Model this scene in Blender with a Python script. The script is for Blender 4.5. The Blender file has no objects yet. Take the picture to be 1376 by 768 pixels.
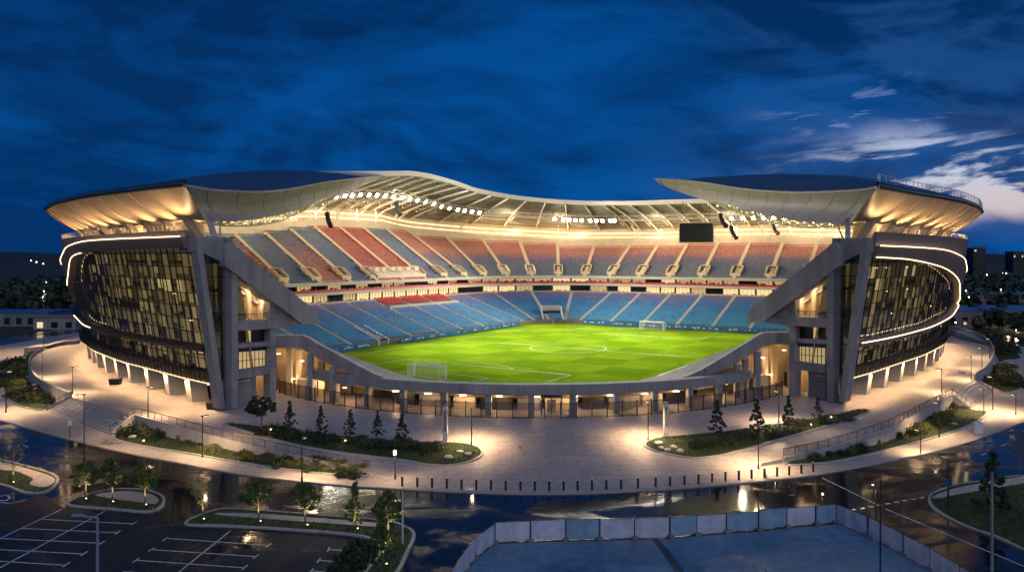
import bpy, bmesh, math, random
from mathutils import Vector, Matrix
from mathutils import noise as mnoise
from mathutils.geometry import delaunay_2d_cdt, intersect_point_line
V = Vector
rad = math.radians
RN = random.Random(11)
sc = bpy.context.scene
col = sc.collection

# ------------------------------------------------------------------ survey of the site (camera stands at 22 m above the plaza)
FPX, EYE, YH, CX = 1000.0, 22.0, 345.0, 688.0
ROAD, PAVE = -1.92, -1.80

def at(px, py, D):
    return V(((px - CX) * D / FPX, D, EYE - (py - YH) * D / FPX))

def W(px, py, z=0.0):
    D = FPX * (EYE - z) / (py - YH)
    return V(((px - CX) * D / FPX, D, z))

def sstep(a, b, x):
    t = max(0.0, min(1.0, (x - a) / (b - a)))
    return t * t * (3 - 2 * t)

def hp(y):                                  # plaza height: level by the stadium, sloping down to the road
    return -1.785 + 1.785 * sstep(79, 100, y)

def WP(px, py):                             # ray to the sloping plaza
    lo, hi = 20.0, 600.0
    for _ in range(50):
        m = (lo + hi) / 2
        if EYE - (py - YH) * m / FPX > hp(m): lo = m
        else: hi = m
    return V(((px - CX) * lo / FPX, lo, hp(lo)))

def lerp(a, b, t): return a + (b - a) * t

def interp(tab, x):
    if x <= tab[0][0]: return tab[0][1]
    for (x0, y0), (x1, y1) in zip(tab, tab[1:]):
        if x <= x1:
            t = (x - x0) / (x1 - x0)
            return y0 + (y1 - y0) * t
    return tab[-1][1]

def sinterp(tab, x):                        # smooth (Catmull-Rom) table
    if x <= tab[0][0]: return tab[0][1]
    n = len(tab)
    for i in range(n - 1):
        if x <= tab[i + 1][0]:
            x0, y0 = tab[i]; x1, y1 = tab[i + 1]
            m0 = ((y1 - tab[i - 1][1]) / (x1 - tab[i - 1][0])) if i > 0 else (y1 - y0) / (x1 - x0)
            m1 = ((tab[i + 2][1] - y0) / (tab[i + 2][0] - x0)) if i + 2 < n else (y1 - y0) / (x1 - x0)
            h = x1 - x0; t = (x - x0) / h
            return ((2*t**3 - 3*t*t + 1) * y0 + (t**3 - 2*t*t + t) * h * m0 + (-2*t**3 + 3*t*t) * y1 + (t**3 - t*t) * h * m1)
    return tab[-1][1]

def crom(pts, per=8, closed=False):
    pts = [V(p) for p in pts]; n = len(pts); out = []
    rng = n if closed else n - 1
    for i in range(rng):
        if closed: p0, p1, p2, p3 = pts[i - 1], pts[i], pts[(i + 1) % n], pts[(i + 2) % n]
        else:
            p1, p2 = pts[i], pts[i + 1]
            p0 = pts[i - 1] if i > 0 else p1 * 2 - p2
            p3 = pts[i + 2] if i + 2 < n else p2 * 2 - p1
        for k in range(per):
            t = k / per
            out.append(0.5 * ((2 * p1) + (p2 - p0) * t + (2 * p0 - 5 * p1 + 4 * p2 - p3) * t * t + (3 * p1 - p0 - 3 * p2 + p3) * t ** 3))
    if not closed: out.append(pts[-1])
    return out

def resample(pts, step):
    ds = [0.0]
    for a, b in zip(pts, pts[1:]): ds.append(ds[-1] + (b - a).length)
    L = ds[-1]; n = max(1, int(round(L / step))); out = []; j = 0
    for i in range(n + 1):
        d = L * i / n
        while j < len(ds) - 2 and ds[j + 1] < d: j += 1
        t = (d - ds[j]) / max(1e-9, ds[j + 1] - ds[j])
        out.append(pts[j].lerp(pts[j + 1], t))
    return out

# ------------------------------------------------------------------ materials
MATS = {}
def mat(name, color, rough=0.6, metal=0.0, var=0.15, scale=0.6, bump=0.0, bscale=8.0, emit=None, estr=0.0, spec=0.5, streak=None, joint=0.0):
    m = bpy.data.materials.new(name); m.use_nodes = True
    nt = m.node_tree; b = nt.nodes['Principled BSDF']
    b.inputs['Roughness'].default_value = rough; b.inputs['Metallic'].default_value = metal
    b.inputs['Specular IOR Level'].default_value = spec
    c = (*color, 1)
    g = nt.nodes.new('ShaderNodeNewGeometry')
    if var > 0:
        vec = g.outputs['Position']
        if streak:
            mp = nt.nodes.new('ShaderNodeMapping'); mp.inputs['Scale'].default_value = streak
            nt.links.new(vec, mp.inputs['Vector']); vec = mp.outputs['Vector']
        n = nt.nodes.new('ShaderNodeTexNoise'); n.inputs['Scale'].default_value = scale; n.inputs['Detail'].default_value = 6; n.inputs['Roughness'].default_value = 0.62
        nt.links.new(vec, n.inputs['Vector'])
        r = nt.nodes.new('ShaderNodeValToRGB')
        r.color_ramp.elements[0].position = 0.3; r.color_ramp.elements[1].position = 0.7
        r.color_ramp.elements[0].color = tuple(x * (1 - var) for x in color) + (1,)
        r.color_ramp.elements[1].color = tuple(min(1, x * (1 + var)) for x in color) + (1,)
        nt.links.new(n.outputs['Fac'], r.inputs['Fac']); nt.links.new(r.outputs['Color'], b.inputs['Base Color'])
    else:
        b.inputs['Base Color'].default_value = c
    if joint > 0 and var > 0:
        sx = nt.nodes.new('ShaderNodeSeparateXYZ'); nt.links.new(g.outputs['Position'], sx.inputs[0])
        ad = nt.nodes.new('ShaderNodeMath'); ad.operation = 'SUBTRACT'; nt.links.new(sx.outputs['X'], ad.inputs[0]); nt.links.new(sx.outputs['Y'], ad.inputs[1])
        cb = nt.nodes.new('ShaderNodeCombineXYZ'); nt.links.new(ad.outputs[0], cb.inputs['X']); nt.links.new(sx.outputs['Z'], cb.inputs['Y'])
        br = nt.nodes.new('ShaderNodeTexBrick'); br.offset = 0.0; br.inputs['Scale'].default_value = 1.0; br.inputs['Brick Width'].default_value = 4.4; br.inputs['Row Height'].default_value = 2.7; br.inputs['Mortar Size'].default_value = 0.03
        br.inputs['Color1'].default_value = (1, 1, 1, 1); br.inputs['Color2'].default_value = (0.86, 0.86, 0.87, 1); br.inputs['Mortar'].default_value = (1 - joint,) * 3 + (1,)
        nt.links.new(cb.outputs[0], br.inputs['Vector'])
        mm = nt.nodes.new('ShaderNodeVectorMath'); mm.operation = 'MULTIPLY'; nt.links.new(r.outputs['Color'], mm.inputs[0]); nt.links.new(br.outputs['Color'], mm.inputs[1]); nt.links.new(mm.outputs[0], b.inputs['Base Color'])
    if bump > 0:
        n2 = nt.nodes.new('ShaderNodeTexNoise'); n2.inputs['Scale'].default_value = bscale; n2.inputs['Detail'].default_value = 5
        nt.links.new(g.outputs['Position'], n2.inputs['Vector'])
        bp = nt.nodes.new('ShaderNodeBump'); bp.inputs['Strength'].default_value = bump; bp.inputs['Distance'].default_value = 0.05
        nt.links.new(n2.outputs['Fac'], bp.inputs['Height']); nt.links.new(bp.outputs['Normal'], b.inputs['Normal'])
    if emit:
        b.inputs['Emission Color'].default_value = (*emit, 1); b.inputs['Emission Strength'].default_value = estr
    MATS[name] = m
    return m

WARM = (1.0, 0.61, 0.29)
concrete = mat('board_marked_concrete', (0.30, 0.29, 0.285), 0.75, var=0.26, scale=0.5, bump=0.15, streak=(1, 1, 0.2), joint=0.45)
concrete_dk = mat('weathered_concrete', (0.20, 0.195, 0.20), 0.8, var=0.28, scale=0.7, streak=(1, 1, 0.3), joint=0.4)
concrete_lt = mat('pale_concrete', (0.46, 0.44, 0.41), 0.7, var=0.15, scale=0.8)
cream = mat('cream_painted_wall', (0.62, 0.52, 0.38), 0.7, var=0.1, scale=0.4)
soffit_m = mat('pale_metal_soffit', (0.58, 0.48, 0.37), 0.5, var=0.10, scale=0.15)
shell_m = mat('silver_roof_fascia', (0.33, 0.30, 0.35), 0.6, metal=0.0, var=0.1, scale=0.25)
roof_m = mat('dark_standing_seam_roof', (0.10, 0.13, 0.15), 0.3, metal=0.5, var=0.2, scale=0.3)
roof_under = mat('ribbed_roof_lining', (0.22, 0.20, 0.165), 0.6, var=0.2, scale=0.4)
steel_lt = mat('white_painted_steel', (0.66, 0.64, 0.56), 0.45, var=0.06, scale=1.0)
steel_dk = mat('dark_painted_steel', (0.035, 0.035, 0.038), 0.4, metal=0.4, var=0.2, scale=2)
black_m = mat('black_metal', (0.012, 0.012, 0.013), 0.45, var=0.2, scale=2)
bronze = mat('bronze_mesh_panel', (0.10, 0.082, 0.062), 0.45, metal=0.5, var=0.2, scale=2)
fascia_m = mat('brown_grey_cladding', (0.20, 0.165, 0.155), 0.45, var=0.12, scale=0.4)
interior = mat('interior_wall', (0.40, 0.31, 0.19), 0.75, var=0.25, scale=0.5)
floor_in = mat('interior_floor', (0.35, 0.30, 0.24), 0.5, var=0.2, scale=0.5)
strip_m = mat('led_strip', (0.9, 0.8, 0.6), 0.5, var=0, emit=(1.0, 0.66, 0.34), estr=5.0)
strip_dim = mat('soft_led_strip', (0.9, 0.8, 0.6), 0.5, var=0, emit=(1.0, 0.70, 0.36), estr=2.4)
flood_m = mat('floodlight_lens', (0.9, 0.9, 0.9), 0.4, var=0, emit=(1.0, 0.94, 0.80), estr=70.0)
lamp_m = mat('lamp_lens', (0.9, 0.85, 0.7), 0.4, var=0, emit=(1.0, 0.74, 0.40), estr=5.0)
seat_red = mat('red_seat', (0.42, 0.02, 0.035), 0.5, var=0.2, scale=3)
white_p = mat('white_paint', (0.75, 0.75, 0.75), 0.5, var=0.12, scale=2)
mark_m = mat('worn_road_paint', (0.55, 0.56, 0.58), 0.55, var=0.4, scale=3)
trunk_m = mat('bark', (0.14, 0.10, 0.065), 0.85, var=0.3, scale=6)
soil_m = mat('dark_soil', (0.03, 0.026, 0.02), 0.9, var=0.3, scale=3)
kerb_m = mat('kerb_stone', (0.36, 0.345, 0.33), 0.7, var=0.15, scale=1.5)
wall_m = mat('retaining_wall_concrete', (0.34, 0.33, 0.33), 0.75, var=0.2, scale=0.8, streak=(1, 1, 0.4))
blue_board = mat('blue_board', (0.012, 0.16, 0.46), 0.4, var=0.4, scale=1.2)
screen_m = mat('dark_led_screen', (0.012, 0.016, 0.018), 0.3, var=0.2, scale=3)
pylon_m = mat('pylon_panel', (0.62, 0.58, 0.54), 0.4, var=0.25, scale=1.5)
hoard_w = mat('white_hoarding_sheet', (0.50, 0.52, 0.60), 0.5, var=0.25, scale=0.9)
hoard_b = mat('blue_grey_hoarding_sheet', (0.22, 0.36, 0.46), 0.5, var=0.25, scale=0.9)
net_m = mat('goal_net', (0.8, 0.8, 0.8), 0.7, var=0)
rooms = [mat('faint_glow_room', (0.05, 0.045, 0.03), 0.6, emit=(1.0, 0.72, 0.30), estr=0.07),
         mat('dim_lit_blind', (0.25, 0.22, 0.14), 0.6, emit=(1.0, 0.74, 0.33), estr=0.20),
         mat('lit_blind', (0.35, 0.3, 0.2), 0.6, emit=(1.0, 0.74, 0.34), estr=0.36),
         mat('bright_room', (0.4, 0.35, 0.25), 0.6, emit=(1.0, 0.75, 0.36), estr=0.8),
         mat('ceiling_lamp', (0.8, 0.7, 0.5), 0.6, emit=(1.0, 0.78, 0.45), estr=5)]
suite_lit = mat('lit_suite_glazing', (0.5, 0.4, 0.25), 0.4, var=0.1, emit=(1.0, 0.72, 0.34), estr=0.85)
suite_mid = mat('softly_lit_suite_glazing', (0.4, 0.32, 0.2), 0.4, var=0.1, emit=(1.0, 0.66, 0.30), estr=0.45)
suite_dk = mat('dark_suite_glazing', (0.02, 0.022, 0.025), 0.1, var=0.2)
city_win = mat('distant_lamp', (0.9, 0.8, 0.6), 0.5, var=0, emit=(1.0, 0.75, 0.45), estr=14.0)

def glass_mat(name, tint, refl_rough=0.06, base=0.12):
    m = bpy.data.materials.new(name); m.use_nodes = True; nt = m.node_tree
    nt.nodes.remove(nt.nodes['Principled BSDF']); out = nt.nodes['Material Output']
    tr = nt.nodes.new('ShaderNodeBsdfTransparent'); tr.inputs['Color'].default_value = (*tint, 1)
    gl = nt.nodes.new('ShaderNodeBsdfGlossy'); gl.inputs['Roughness'].default_value = refl_rough; gl.inputs['Color'].default_value = (0.75, 0.8, 0.9, 1)
    fr = nt.nodes.new('ShaderNodeFresnel'); fr.inputs['IOR'].default_value = 1.5
    geo = nt.nodes.new('ShaderNodeNewGeometry'); mr = nt.nodes.new('ShaderNodeMapRange'); mr.inputs['To Min'].default_value = 1.5; mr.inputs['To Max'].default_value = 1 / 1.5
    nt.links.new(geo.outputs['Backfacing'], mr.inputs['Value']); nt.links.new(mr.outputs[0], fr.inputs['IOR'])
    ad = nt.nodes.new('ShaderNodeMath'); ad.operation = 'ADD'; ad.inputs[1].default_value = base; ad.use_clamp = True
    nt.links.new(fr.outputs[0], ad.inputs[0])
    mx = nt.nodes.new('ShaderNodeMixShader'); nt.links.new(ad.outputs[0], mx.inputs['Fac'])
    nt.links.new(tr.outputs[0], mx.inputs[1]); nt.links.new(gl.outputs[0], mx.inputs[2]); nt.links.new(mx.outputs[0], out.inputs['Surface'])
    return m
glass = glass_mat('tinted_curtain_glass', (0.62, 0.60, 0.52))
glass_clear = glass_mat('clear_glass', (0.8, 0.8, 0.8), base=0.05)
fence_glass = glass_mat('smoked_fence_panel', (0.62, 0.6, 0.58), 0.3, base=0.1)

def seat_material():
    m = bpy.data.materials.new('coloured_plastic_seat'); m.use_nodes = True; nt = m.node_tree; b = nt.nodes['Principled BSDF']
    a = nt.nodes.new('ShaderNodeAttribute'); a.attribute_name = 'seat_colour'
    nt.links.new(a.outputs['Color'], b.inputs['Base Color']); b.inputs['Roughness'].default_value = 0.7; b.inputs['Specular IOR Level'].default_value = 0.2
    return m
seat_m = seat_material()

def ground_mat(name, dry, wet, lo, hi, wet_rough, dry_rough, scale, stretch=(1, 1, 1), joints=0.0, fine=0.25, seed=0.0, spec=0.5):
    """paving or asphalt with standing water: a noise decides where it is wet"""
    m = bpy.data.materials.new(name); m.use_nodes = True; nt = m.node_tree; b = nt.nodes['Principled BSDF']; L = nt.links.new
    g = nt.nodes.new('ShaderNodeNewGeometry')
    mp = nt.nodes.new('ShaderNodeMapping'); mp.inputs['Scale'].default_value = stretch; mp.inputs['Location'].default_value = (seed, seed * 1.7, 0)
    L(g.outputs['Position'], mp.inputs['Vector'])
    n = nt.nodes.new('ShaderNodeTexNoise'); n.inputs['Scale'].default_value = scale; n.inputs['Detail'].default_value = 8; n.inputs['Roughness'].default_value = 0.6; n.inputs['Distortion'].default_value = 0.8
    L(mp.outputs['Vector'], n.inputs['Vector'])
    wr = nt.nodes.new('ShaderNodeMapRange'); wr.interpolation_type = 'SMOOTHSTEP'
    wr.inputs['From Min'].default_value = lo; wr.inputs['From Max'].default_value = hi
    L(n.outputs['Fac'], wr.inputs['Value'])
    n2 = nt.nodes.new('ShaderNodeTexNoise'); n2.inputs['Scale'].default_value = 1.3; n2.inputs['Detail'].default_value = 8; n2.inputs['Roughness'].default_value = 0.7
    L(g.outputs['Position'], n2.inputs['Vector'])
    r2 = nt.nodes.new('ShaderNodeMapRange'); r2.inputs['From Min'].default_value = 0.3; r2.inputs['From Max'].default_value = 0.7
    r2.inputs['To Min'].default_value = 1 - fine; r2.inputs['To Max'].default_value = 1 + fine
    L(n2.outputs['Fac'], r2.inputs['Value'])
    mx = nt.nodes.new('ShaderNodeMix'); mx.data_type = 'RGBA'; mx.inputs[6].default_value = (*dry, 1); mx.inputs[7].default_value = (*wet, 1)
    L(wr.outputs['Result'], mx.inputs[0])
    mu = nt.nodes.new('ShaderNodeVectorMath'); mu.operation = 'SCALE'; L(mx.outputs[2], mu.inputs[0]); L(r2.outputs['Result'], mu.inputs['Scale'])
    colour = mu.outputs['Vector']
    if joints > 0:
        br = nt.nodes.new('ShaderNodeTexBrick'); br.inputs['Scale'].default_value = 1.0
        br.inputs['Color1'].default_value = (1, 1, 1, 1); br.inputs['Color2'].default_value = (0.9, 0.9, 0.9, 1); br.inputs['Mortar'].default_value = (1 - joints,) * 3 + (1,)
        br.inputs['Mortar Size'].default_value = 0.045; br.inputs['Brick Width'].default_value = 3.0; br.inputs['Row Height'].default_value = 1.5
        L(g.outputs['Position'], br.inputs['Vector'])
        m2 = nt.nodes.new('ShaderNodeVectorMath'); m2.operation = 'MULTIPLY'; L(colour, m2.inputs[0]); L(br.outputs['Color'], m2.inputs[1]); colour = m2.outputs['Vector']
    L(colour, b.inputs['Base Color']); 
    sr = nt.nodes.new('ShaderNodeMapRange'); sr.inputs['To Min'].default_value = spec; sr.inputs['To Max'].default_value = 0.5; L(wr.outputs['Result'], sr.inputs['Value']); L(sr.outputs['Result'], b.inputs['Specular IOR Level'])
    rr = nt.nodes.new('ShaderNodeMapRange'); rr.inputs['To Min'].default_value = dry_rough; rr.inputs['To Max'].default_value = wet_rough
    L(wr.outputs['Result'], rr.inputs['Value']); L(rr.outputs['Result'], b.inputs['Roughness'])
    n3 = nt.nodes.new('ShaderNodeTexNoise'); n3.inputs['Scale'].default_value = 9; n3.inputs['Detail'].default_value = 4
    L(g.outputs['Position'], n3.inputs['Vector'])
    inv = nt.nodes.new('ShaderNodeMath'); inv.operation = 'SUBTRACT'; inv.inputs[0].default_value = 1.0; L(wr.outputs['Result'], inv.inputs[1])
    sc_ = nt.nodes.new('ShaderNodeMath'); sc_.operation = 'MULTIPLY_ADD'; sc_.inputs[1].default_value = 0.12; sc_.inputs[2].default_value = 0.016; L(inv.outputs[0], sc_.inputs[0])
    bp = nt.nodes.new('ShaderNodeBump'); bp.inputs['Distance'].default_value = 0.08
    L(n3.outputs['Fac'], bp.inputs['Height']); L(sc_.outputs[0], bp.inputs['Strength']); L(bp.outputs['Normal'], b.inputs['Normal'])
    return m
paving = ground_mat('damp_concrete_paving', (0.42, 0.375, 0.335), (0.29, 0.262, 0.24), 0.5, 0.72, 0.22, 0.62, 0.09, joints=0.34, fine=0.24)
asphalt = ground_mat('wet_asphalt', (0.022, 0.022, 0.023), (0.012, 0.012, 0.013), 0.35, 0.53, 0.07, 0.42, 0.14, stretch=(0.8, 1.4, 1), seed=3.1, spec=0.06)
parking_m = ground_mat('damp_parking_asphalt', (0.024, 0.030, 0.040), (0.014, 0.017, 0.022), 0.50, 0.64, 0.06, 0.6, 0.11, seed=8.0, spec=0.06)
rink_m = ground_mat('pale_screed', (0.155, 0.26, 0.34), (0.08, 0.17, 0.25), 0.42, 0.66, 0.22, 0.6, 0.22, fine=0.32, seed=5.0)
land_m = mat('dark_land', (0.022, 0.026, 0.020), 0.95, var=0.4, scale=0.02)
hill_m = mat('wooded_hillside', (0.018, 0.024, 0.022), 0.95, var=0.4, scale=0.01)
water_m = mat('river_water', (0.01, 0.012, 0.015), 0.12, var=0.2, scale=0.05, bump=0.1, bscale=0.4)

def pitch_mat():
    m = bpy.data.materials.new('mown_pitch_grass'); m.use_nodes = True; nt = m.node_tree; b = nt.nodes['Principled BSDF']; L = nt.links.new
    tc = nt.nodes.new('ShaderNodeTexCoord')
    ch = nt.nodes.new('ShaderNodeTexChecker'); ch.inputs['Scale'].default_value = 0.095; ch.inputs['Color1'].default_value = (0.142, 0.240, 0.011, 1); ch.inputs['Color2'].default_value = (0.106, 0.193, 0.009, 1)
    nz = nt.nodes.new('ShaderNodeTexNoise'); nz.inputs['Scale'].default_value = 0.6; nz.inputs['Detail'].default_value = 4
    ad = nt.nodes.new('ShaderNodeVectorMath'); ad.operation = 'MULTIPLY_ADD'; ad.inputs[1].default_value = (1.2, 1.2, 0)
    L(tc.outputs['Object'], nz.inputs['Vector']); L(nz.outputs['Color'], ad.inputs[0]); L(tc.outputs['Object'], ad.inputs[2]); 
    sp = nt.nodes.new('ShaderNodeVectorMath'); sp.operation = 'MULTIPLY'; sp.inputs[1].default_value = (1, 1, 0); L(ad.outputs[0], sp.inputs[0]); L(sp.outputs[0], ch.inputs['Vector'])
    n = nt.nodes.new('ShaderNodeTexNoise'); n.inputs['Scale'].default_value = 0.12; n.inputs['Detail'].default_value = 8; n.inputs['Roughness'].default_value = 0.65
    L(tc.outputs['Object'], n.inputs['Vector'])
    r = nt.nodes.new('ShaderNodeMapRange'); r.inputs['From Min'].default_value = 0.3; r.inputs['From Max'].default_value = 0.7; r.inputs['To Min'].default_value = 0.82; r.inputs['To Max'].default_value = 1.15
    L(n.outputs['Fac'], r.inputs['Value'])
    mu = nt.nodes.new('ShaderNodeVectorMath'); mu.operation = 'SCALE'; L(ch.outputs['Color'], mu.inputs[0]); L(r.outputs[0], mu.inputs['Scale']); L(mu.outputs[0], b.inputs['Base Color'])
    b.inputs['Roughness'].default_value = 1.0; b.inputs['Specular IOR Level'].default_value = 0.0
    return m
pitch_m = pitch_mat()

def leaf_mat(name, a, b_, rough=0.55):
    m = bpy.data.materials.new(name); m.use_nodes = True; nt = m.node_tree; b = nt.nodes['Principled BSDF']; L = nt.links.new
    g = nt.nodes.new('ShaderNodeNewGeometry')
    r = nt.nodes.new('ShaderNodeValToRGB'); r.color_ramp.elements[0].color = (*a, 1); r.color_ramp.elements[1].color = (*b_, 1)
    L(g.outputs['Random Per Island'], r.inputs['Fac']); L(r.outputs['Color'], b.inputs['Base Color']); b.inputs['Roughness'].default_value = rough
    b.inputs['Subsurface Weight'].default_value = 0.0
    return m
leaf_green = leaf_mat('broad_leaf', (0.035, 0.07, 0.012), (0.10, 0.15, 0.03))
leaf_dark = leaf_mat('dark_evergreen_leaf', (0.018, 0.03, 0.012), (0.05, 0.065, 0.022))
leaf_shrub = leaf_mat('shrub_leaf', (0.03, 0.045, 0.012), (0.085, 0.10, 0.028))
leaf_gold = leaf_mat('golden_shrub_leaf', (0.09, 0.10, 0.015), (0.2, 0.19, 0.03))
grass_m = leaf_mat('lawn_blade', (0.022, 0.046, 0.008), (0.05, 0.088, 0.015))
lawn_m = mat('lawn_soil', (0.022, 0.042, 0.009), 0.95, var=0.4, scale=1.2)

# ------------------------------------------------------------------ mesh helpers
def tag(o, label=None, cat=None, group=None, kind=None):
    if label: o['label'] = label
    if cat: o['category'] = cat
    if group: o['group'] = group
    if kind: o['kind'] = kind
    return o

def empty(name, loc, label, cat, group=None, rz=0):
    o = bpy.data.objects.new(name, None); col.objects.link(o)
    o.location = loc; o.rotation_euler = (0, 0, rz); o.empty_display_size = 0.5
    return tag(o, label, cat, group)

def root_loc(p):
    l = V((0, 0, 0))
    while p is not None:
        l += p.location; p = p.parent
    return l

class MB:
    def __init__(s): s.v = []; s.f = []; s.c = None
    def add(s, vs, fs):
        o = len(s.v); s.v += [tuple(v) for v in vs]; s.f += [tuple(i + o for i in f) for f in fs]
    def quad(s, *p): s.add(p, [tuple(range(len(p)))])
    def box(s, c, sx, sy, sz, ax=None, ay=None, az=None):
        c = V(c); ax = V(ax or (1, 0, 0)) * sx / 2; ay = V(ay or (0, 1, 0)) * sy / 2; az = V(az or (0, 0, 1)) * sz / 2
        p = [c + i * ax + j * ay + k * az for k in (-1, 1) for j in (-1, 1) for i in (-1, 1)]
        s.add(p, [(0, 2, 3, 1), (4, 5, 7, 6), (0, 1, 5, 4), (2, 6, 7, 3), (0, 4, 6, 2), (1, 3, 7, 5)])
    def hexa(s, p):      # 8 points: bottom 4 then top 4 in order
        s.add(p, [(3, 2, 1, 0), (4, 5, 6, 7), (0, 1, 5, 4), (1, 2, 6, 5), (2, 3, 7, 6), (3, 0, 4, 7)])
    def prism(s, poly, d):
        n = len(poly); poly = [V(p) for p in poly]; d = V(d)
        s.add(poly + [p + d for p in poly], [tuple(range(n))[::-1], tuple(range(n, 2 * n))] + [(i, (i + 1) % n, n + (i + 1) % n, n + i) for i in range(n)])
    def beam(s, a, b, w, h, up=(0, 0, 1)):
        a, b = V(a), V(b); d = (b - a); L = d.length
        if L < 1e-6: return
        d /= L; r = d.cross(V(up))
        if r.length < 1e-4: r = d.cross(V((0, 1, 0)))
        r.normalize(); u = r.cross(d)
        s.box((a + b) / 2, L, w, h, d, r, u)
    def tube(s, a, b, r0, r1=None, n=6, caps=True):
        a, b = V(a), V(b); r1 = r0 if r1 is None else r1
        d = b - a
        if d.length < 1e-6: return
        d.normalize(); x = d.orthogonal().normalized(); y = d.cross(x)
        p = [a + (x * math.cos(t) + y * math.sin(t)) * r0 for t in [2 * math.pi * i / n for i in range(n)]] + [b + (x * math.cos(t) + y * math.sin(t)) * r1 for t in [2 * math.pi * i / n for i in range(n)]]
        f = [(i, (i + 1) % n, n + (i + 1) % n, n + i) for i in range(n)]
        if caps: f += [tuple(range(n))[::-1], tuple(range(n, 2 * n))]
        s.add(p, f)
    def pipe(s, pts, r, n=6):
        for a, b in zip(pts, pts[1:]): s.tube(a, b, r, n=n)
    def grid(s, rows, close=False):
        nr, nc = len(rows), len(rows[0]); o = len(s.v)
        for r in rows: s.v += [tuple(p) for p in r]
        for i in range(nr - 1):
            for j in range(nc - 1):
                s.f.append((o + i * nc + j, o + i * nc + j + 1, o + (i + 1) * nc + j + 1, o + (i + 1) * nc + j))
            if close: s.f.append((o + i * nc + nc - 1, o + i * nc, o + (i + 1) * nc, o + (i + 1) * nc + nc - 1))
    def ball(s, c, r, n=8, m=5, sz=1.0):
        c = V(c); rows = []
        for i in range(m + 1):
            a = math.pi * i / m
            rows.append([c + V((r * math.sin(a) * math.cos(2 * math.pi * j / n), r * math.sin(a) * math.sin(2 * math.pi * j / n), r * sz * math.cos(a))) for j in range(n)])
        s.grid(rows, True)
    def ribbon(s, pts, z0, z1, off_n, thick):   # wall along a plan path: pts list of (x,y); z functions by index
        pass
    def build(s, name, m, parent=None, smooth=False, norm=True, **props):
        me = bpy.data.meshes.new(name)
        base = root_loc(parent)
        me.from_pydata([(x - base.x, y - base.y, z - base.z) for x, y, z in s.v], [], s.f)
        me.validate(verbose=False)
        for mm in (m if isinstance(m, (list, tuple)) else [m]): me.materials.append(mm)
        if norm:
            b = bmesh.new(); b.from_mesh(me); bmesh.ops.recalc_face_normals(b, faces=b.faces); b.to_mesh(me); b.free()
        if smooth:
            me.polygons.foreach_set('use_smooth', [True] * len(me.polygons))
        o = bpy.data.objects.new(name, me); col.objects.link(o)
        if parent is not None: o.parent = parent
        for k, v in props.items(): o[{'cat': 'category'}.get(k, k)] = v
        return o

def copy_tree(o, parent=None):
    c = o.copy(); col.objects.link(c)
    if parent is not None: c.parent = parent
    for ch in list(o.children): copy_tree(ch, c)
    return c

def inside(p, poly):
    x, y = p[0], p[1]; r = False; n = len(poly)
    for i in range(n):
        x0, y0 = poly[i][0], poly[i][1]; x1, y1 = poly[(i + 1) % n][0], poly[(i + 1) % n][1]
        if (y0 > y) != (y1 > y) and x < (x1 - x0) * (y - y0) / (y1 - y0) + x0: r = not r
    return r

def fill(poly, step=None):
    """triangulated plan polygon with inner grid points: (points, triangles)"""
    pts = [V((p[0], p[1])) for p in poly]; n = len(pts)
    ed = [(i, (i + 1) % n) for i in range(n)]
    if step:
        xs = [p.x for p in pts]; ys = [p.y for p in pts]
        y = min(ys) + step / 2
        while y < max(ys):
            x = min(xs) + step / 2
            while x < max(xs):
                if inside((x, y), pts): pts.append(V((x + 0.01 * math.sin(y * 7), y)))
                x += step
            y += step
    vo, _, fo, *_ = delaunay_2d_cdt(pts, ed, [], 1, 1e-4)
    return vo, fo

def slab(name, poly, ztop, zbot, m, parent=None, step=None, side_m=None, **props):
    """sheet with a real thickness; ztop is a number or a function of (x, y)"""
    zf = ztop if callable(ztop) else (lambda x, y: ztop)
    vo, fo = fill(poly, step)
    mb = MB(); mb.add([(p.x, p.y, zf(p.x, p.y)) for p in vo], [tuple(f) for f in fo])
    n = len(poly)
    ring = [(p[0], p[1], zf(p[0], p[1])) for p in poly]; low = [(p[0], p[1], zbot if not callable(zbot) else zbot(p[0], p[1])) for p in poly]
    k = len(mb.f)
    mb.add(ring + low, [(i, (i + 1) % n, n + (i + 1) % n, n + i) for i in range(n)])
    o = mb.build(name, [m, side_m or m], parent, norm=False, **props)
    me = o.data
    for p in me.polygons:
        if abs(p.normal.z) < 0.5: p.material_index = 1
    b = bmesh.new(); b.from_mesh(me)
    up = [f for f in b.faces if abs(f.normal.z) > 0.5 and f.normal.z < 0]
    bmesh.ops.reverse_faces(b, faces=up); b.to_mesh(me); b.free()
    return o

def light(kind, name, loc, power, color=WARM, target=None, size=0.3, angle=None, blend=0.8, sy=None):
    l = bpy.data.lights.new(name, kind); l.energy = power; l.color = color
    o = bpy.data.objects.new(name, l); col.objects.link(o); o.location = loc
    if kind in ('POINT', 'SPOT'): l.shadow_soft_size = size
    if kind == 'SPOT': l.spot_size = rad(angle or 90); l.spot_blend = blend
    if kind == 'AREA':
        l.shape = 'RECTANGLE'; l.size = size; l.size_y = sy or size
    if target is not None:
        o.rotation_euler = (V(target) - V(loc)).to_track_quat('-Z', 'Y').to_euler()
    return o
# ------------------------------------------------------------------ the stadium
stadium = empty('stadium', (4, 150, 0), 'large floodlit stadium with sweeping winged roof and open bowl', 'stadium')
def part(mb, name, m, parent=stadium, **k): return mb.build(name, m, parent, **k)

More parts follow.
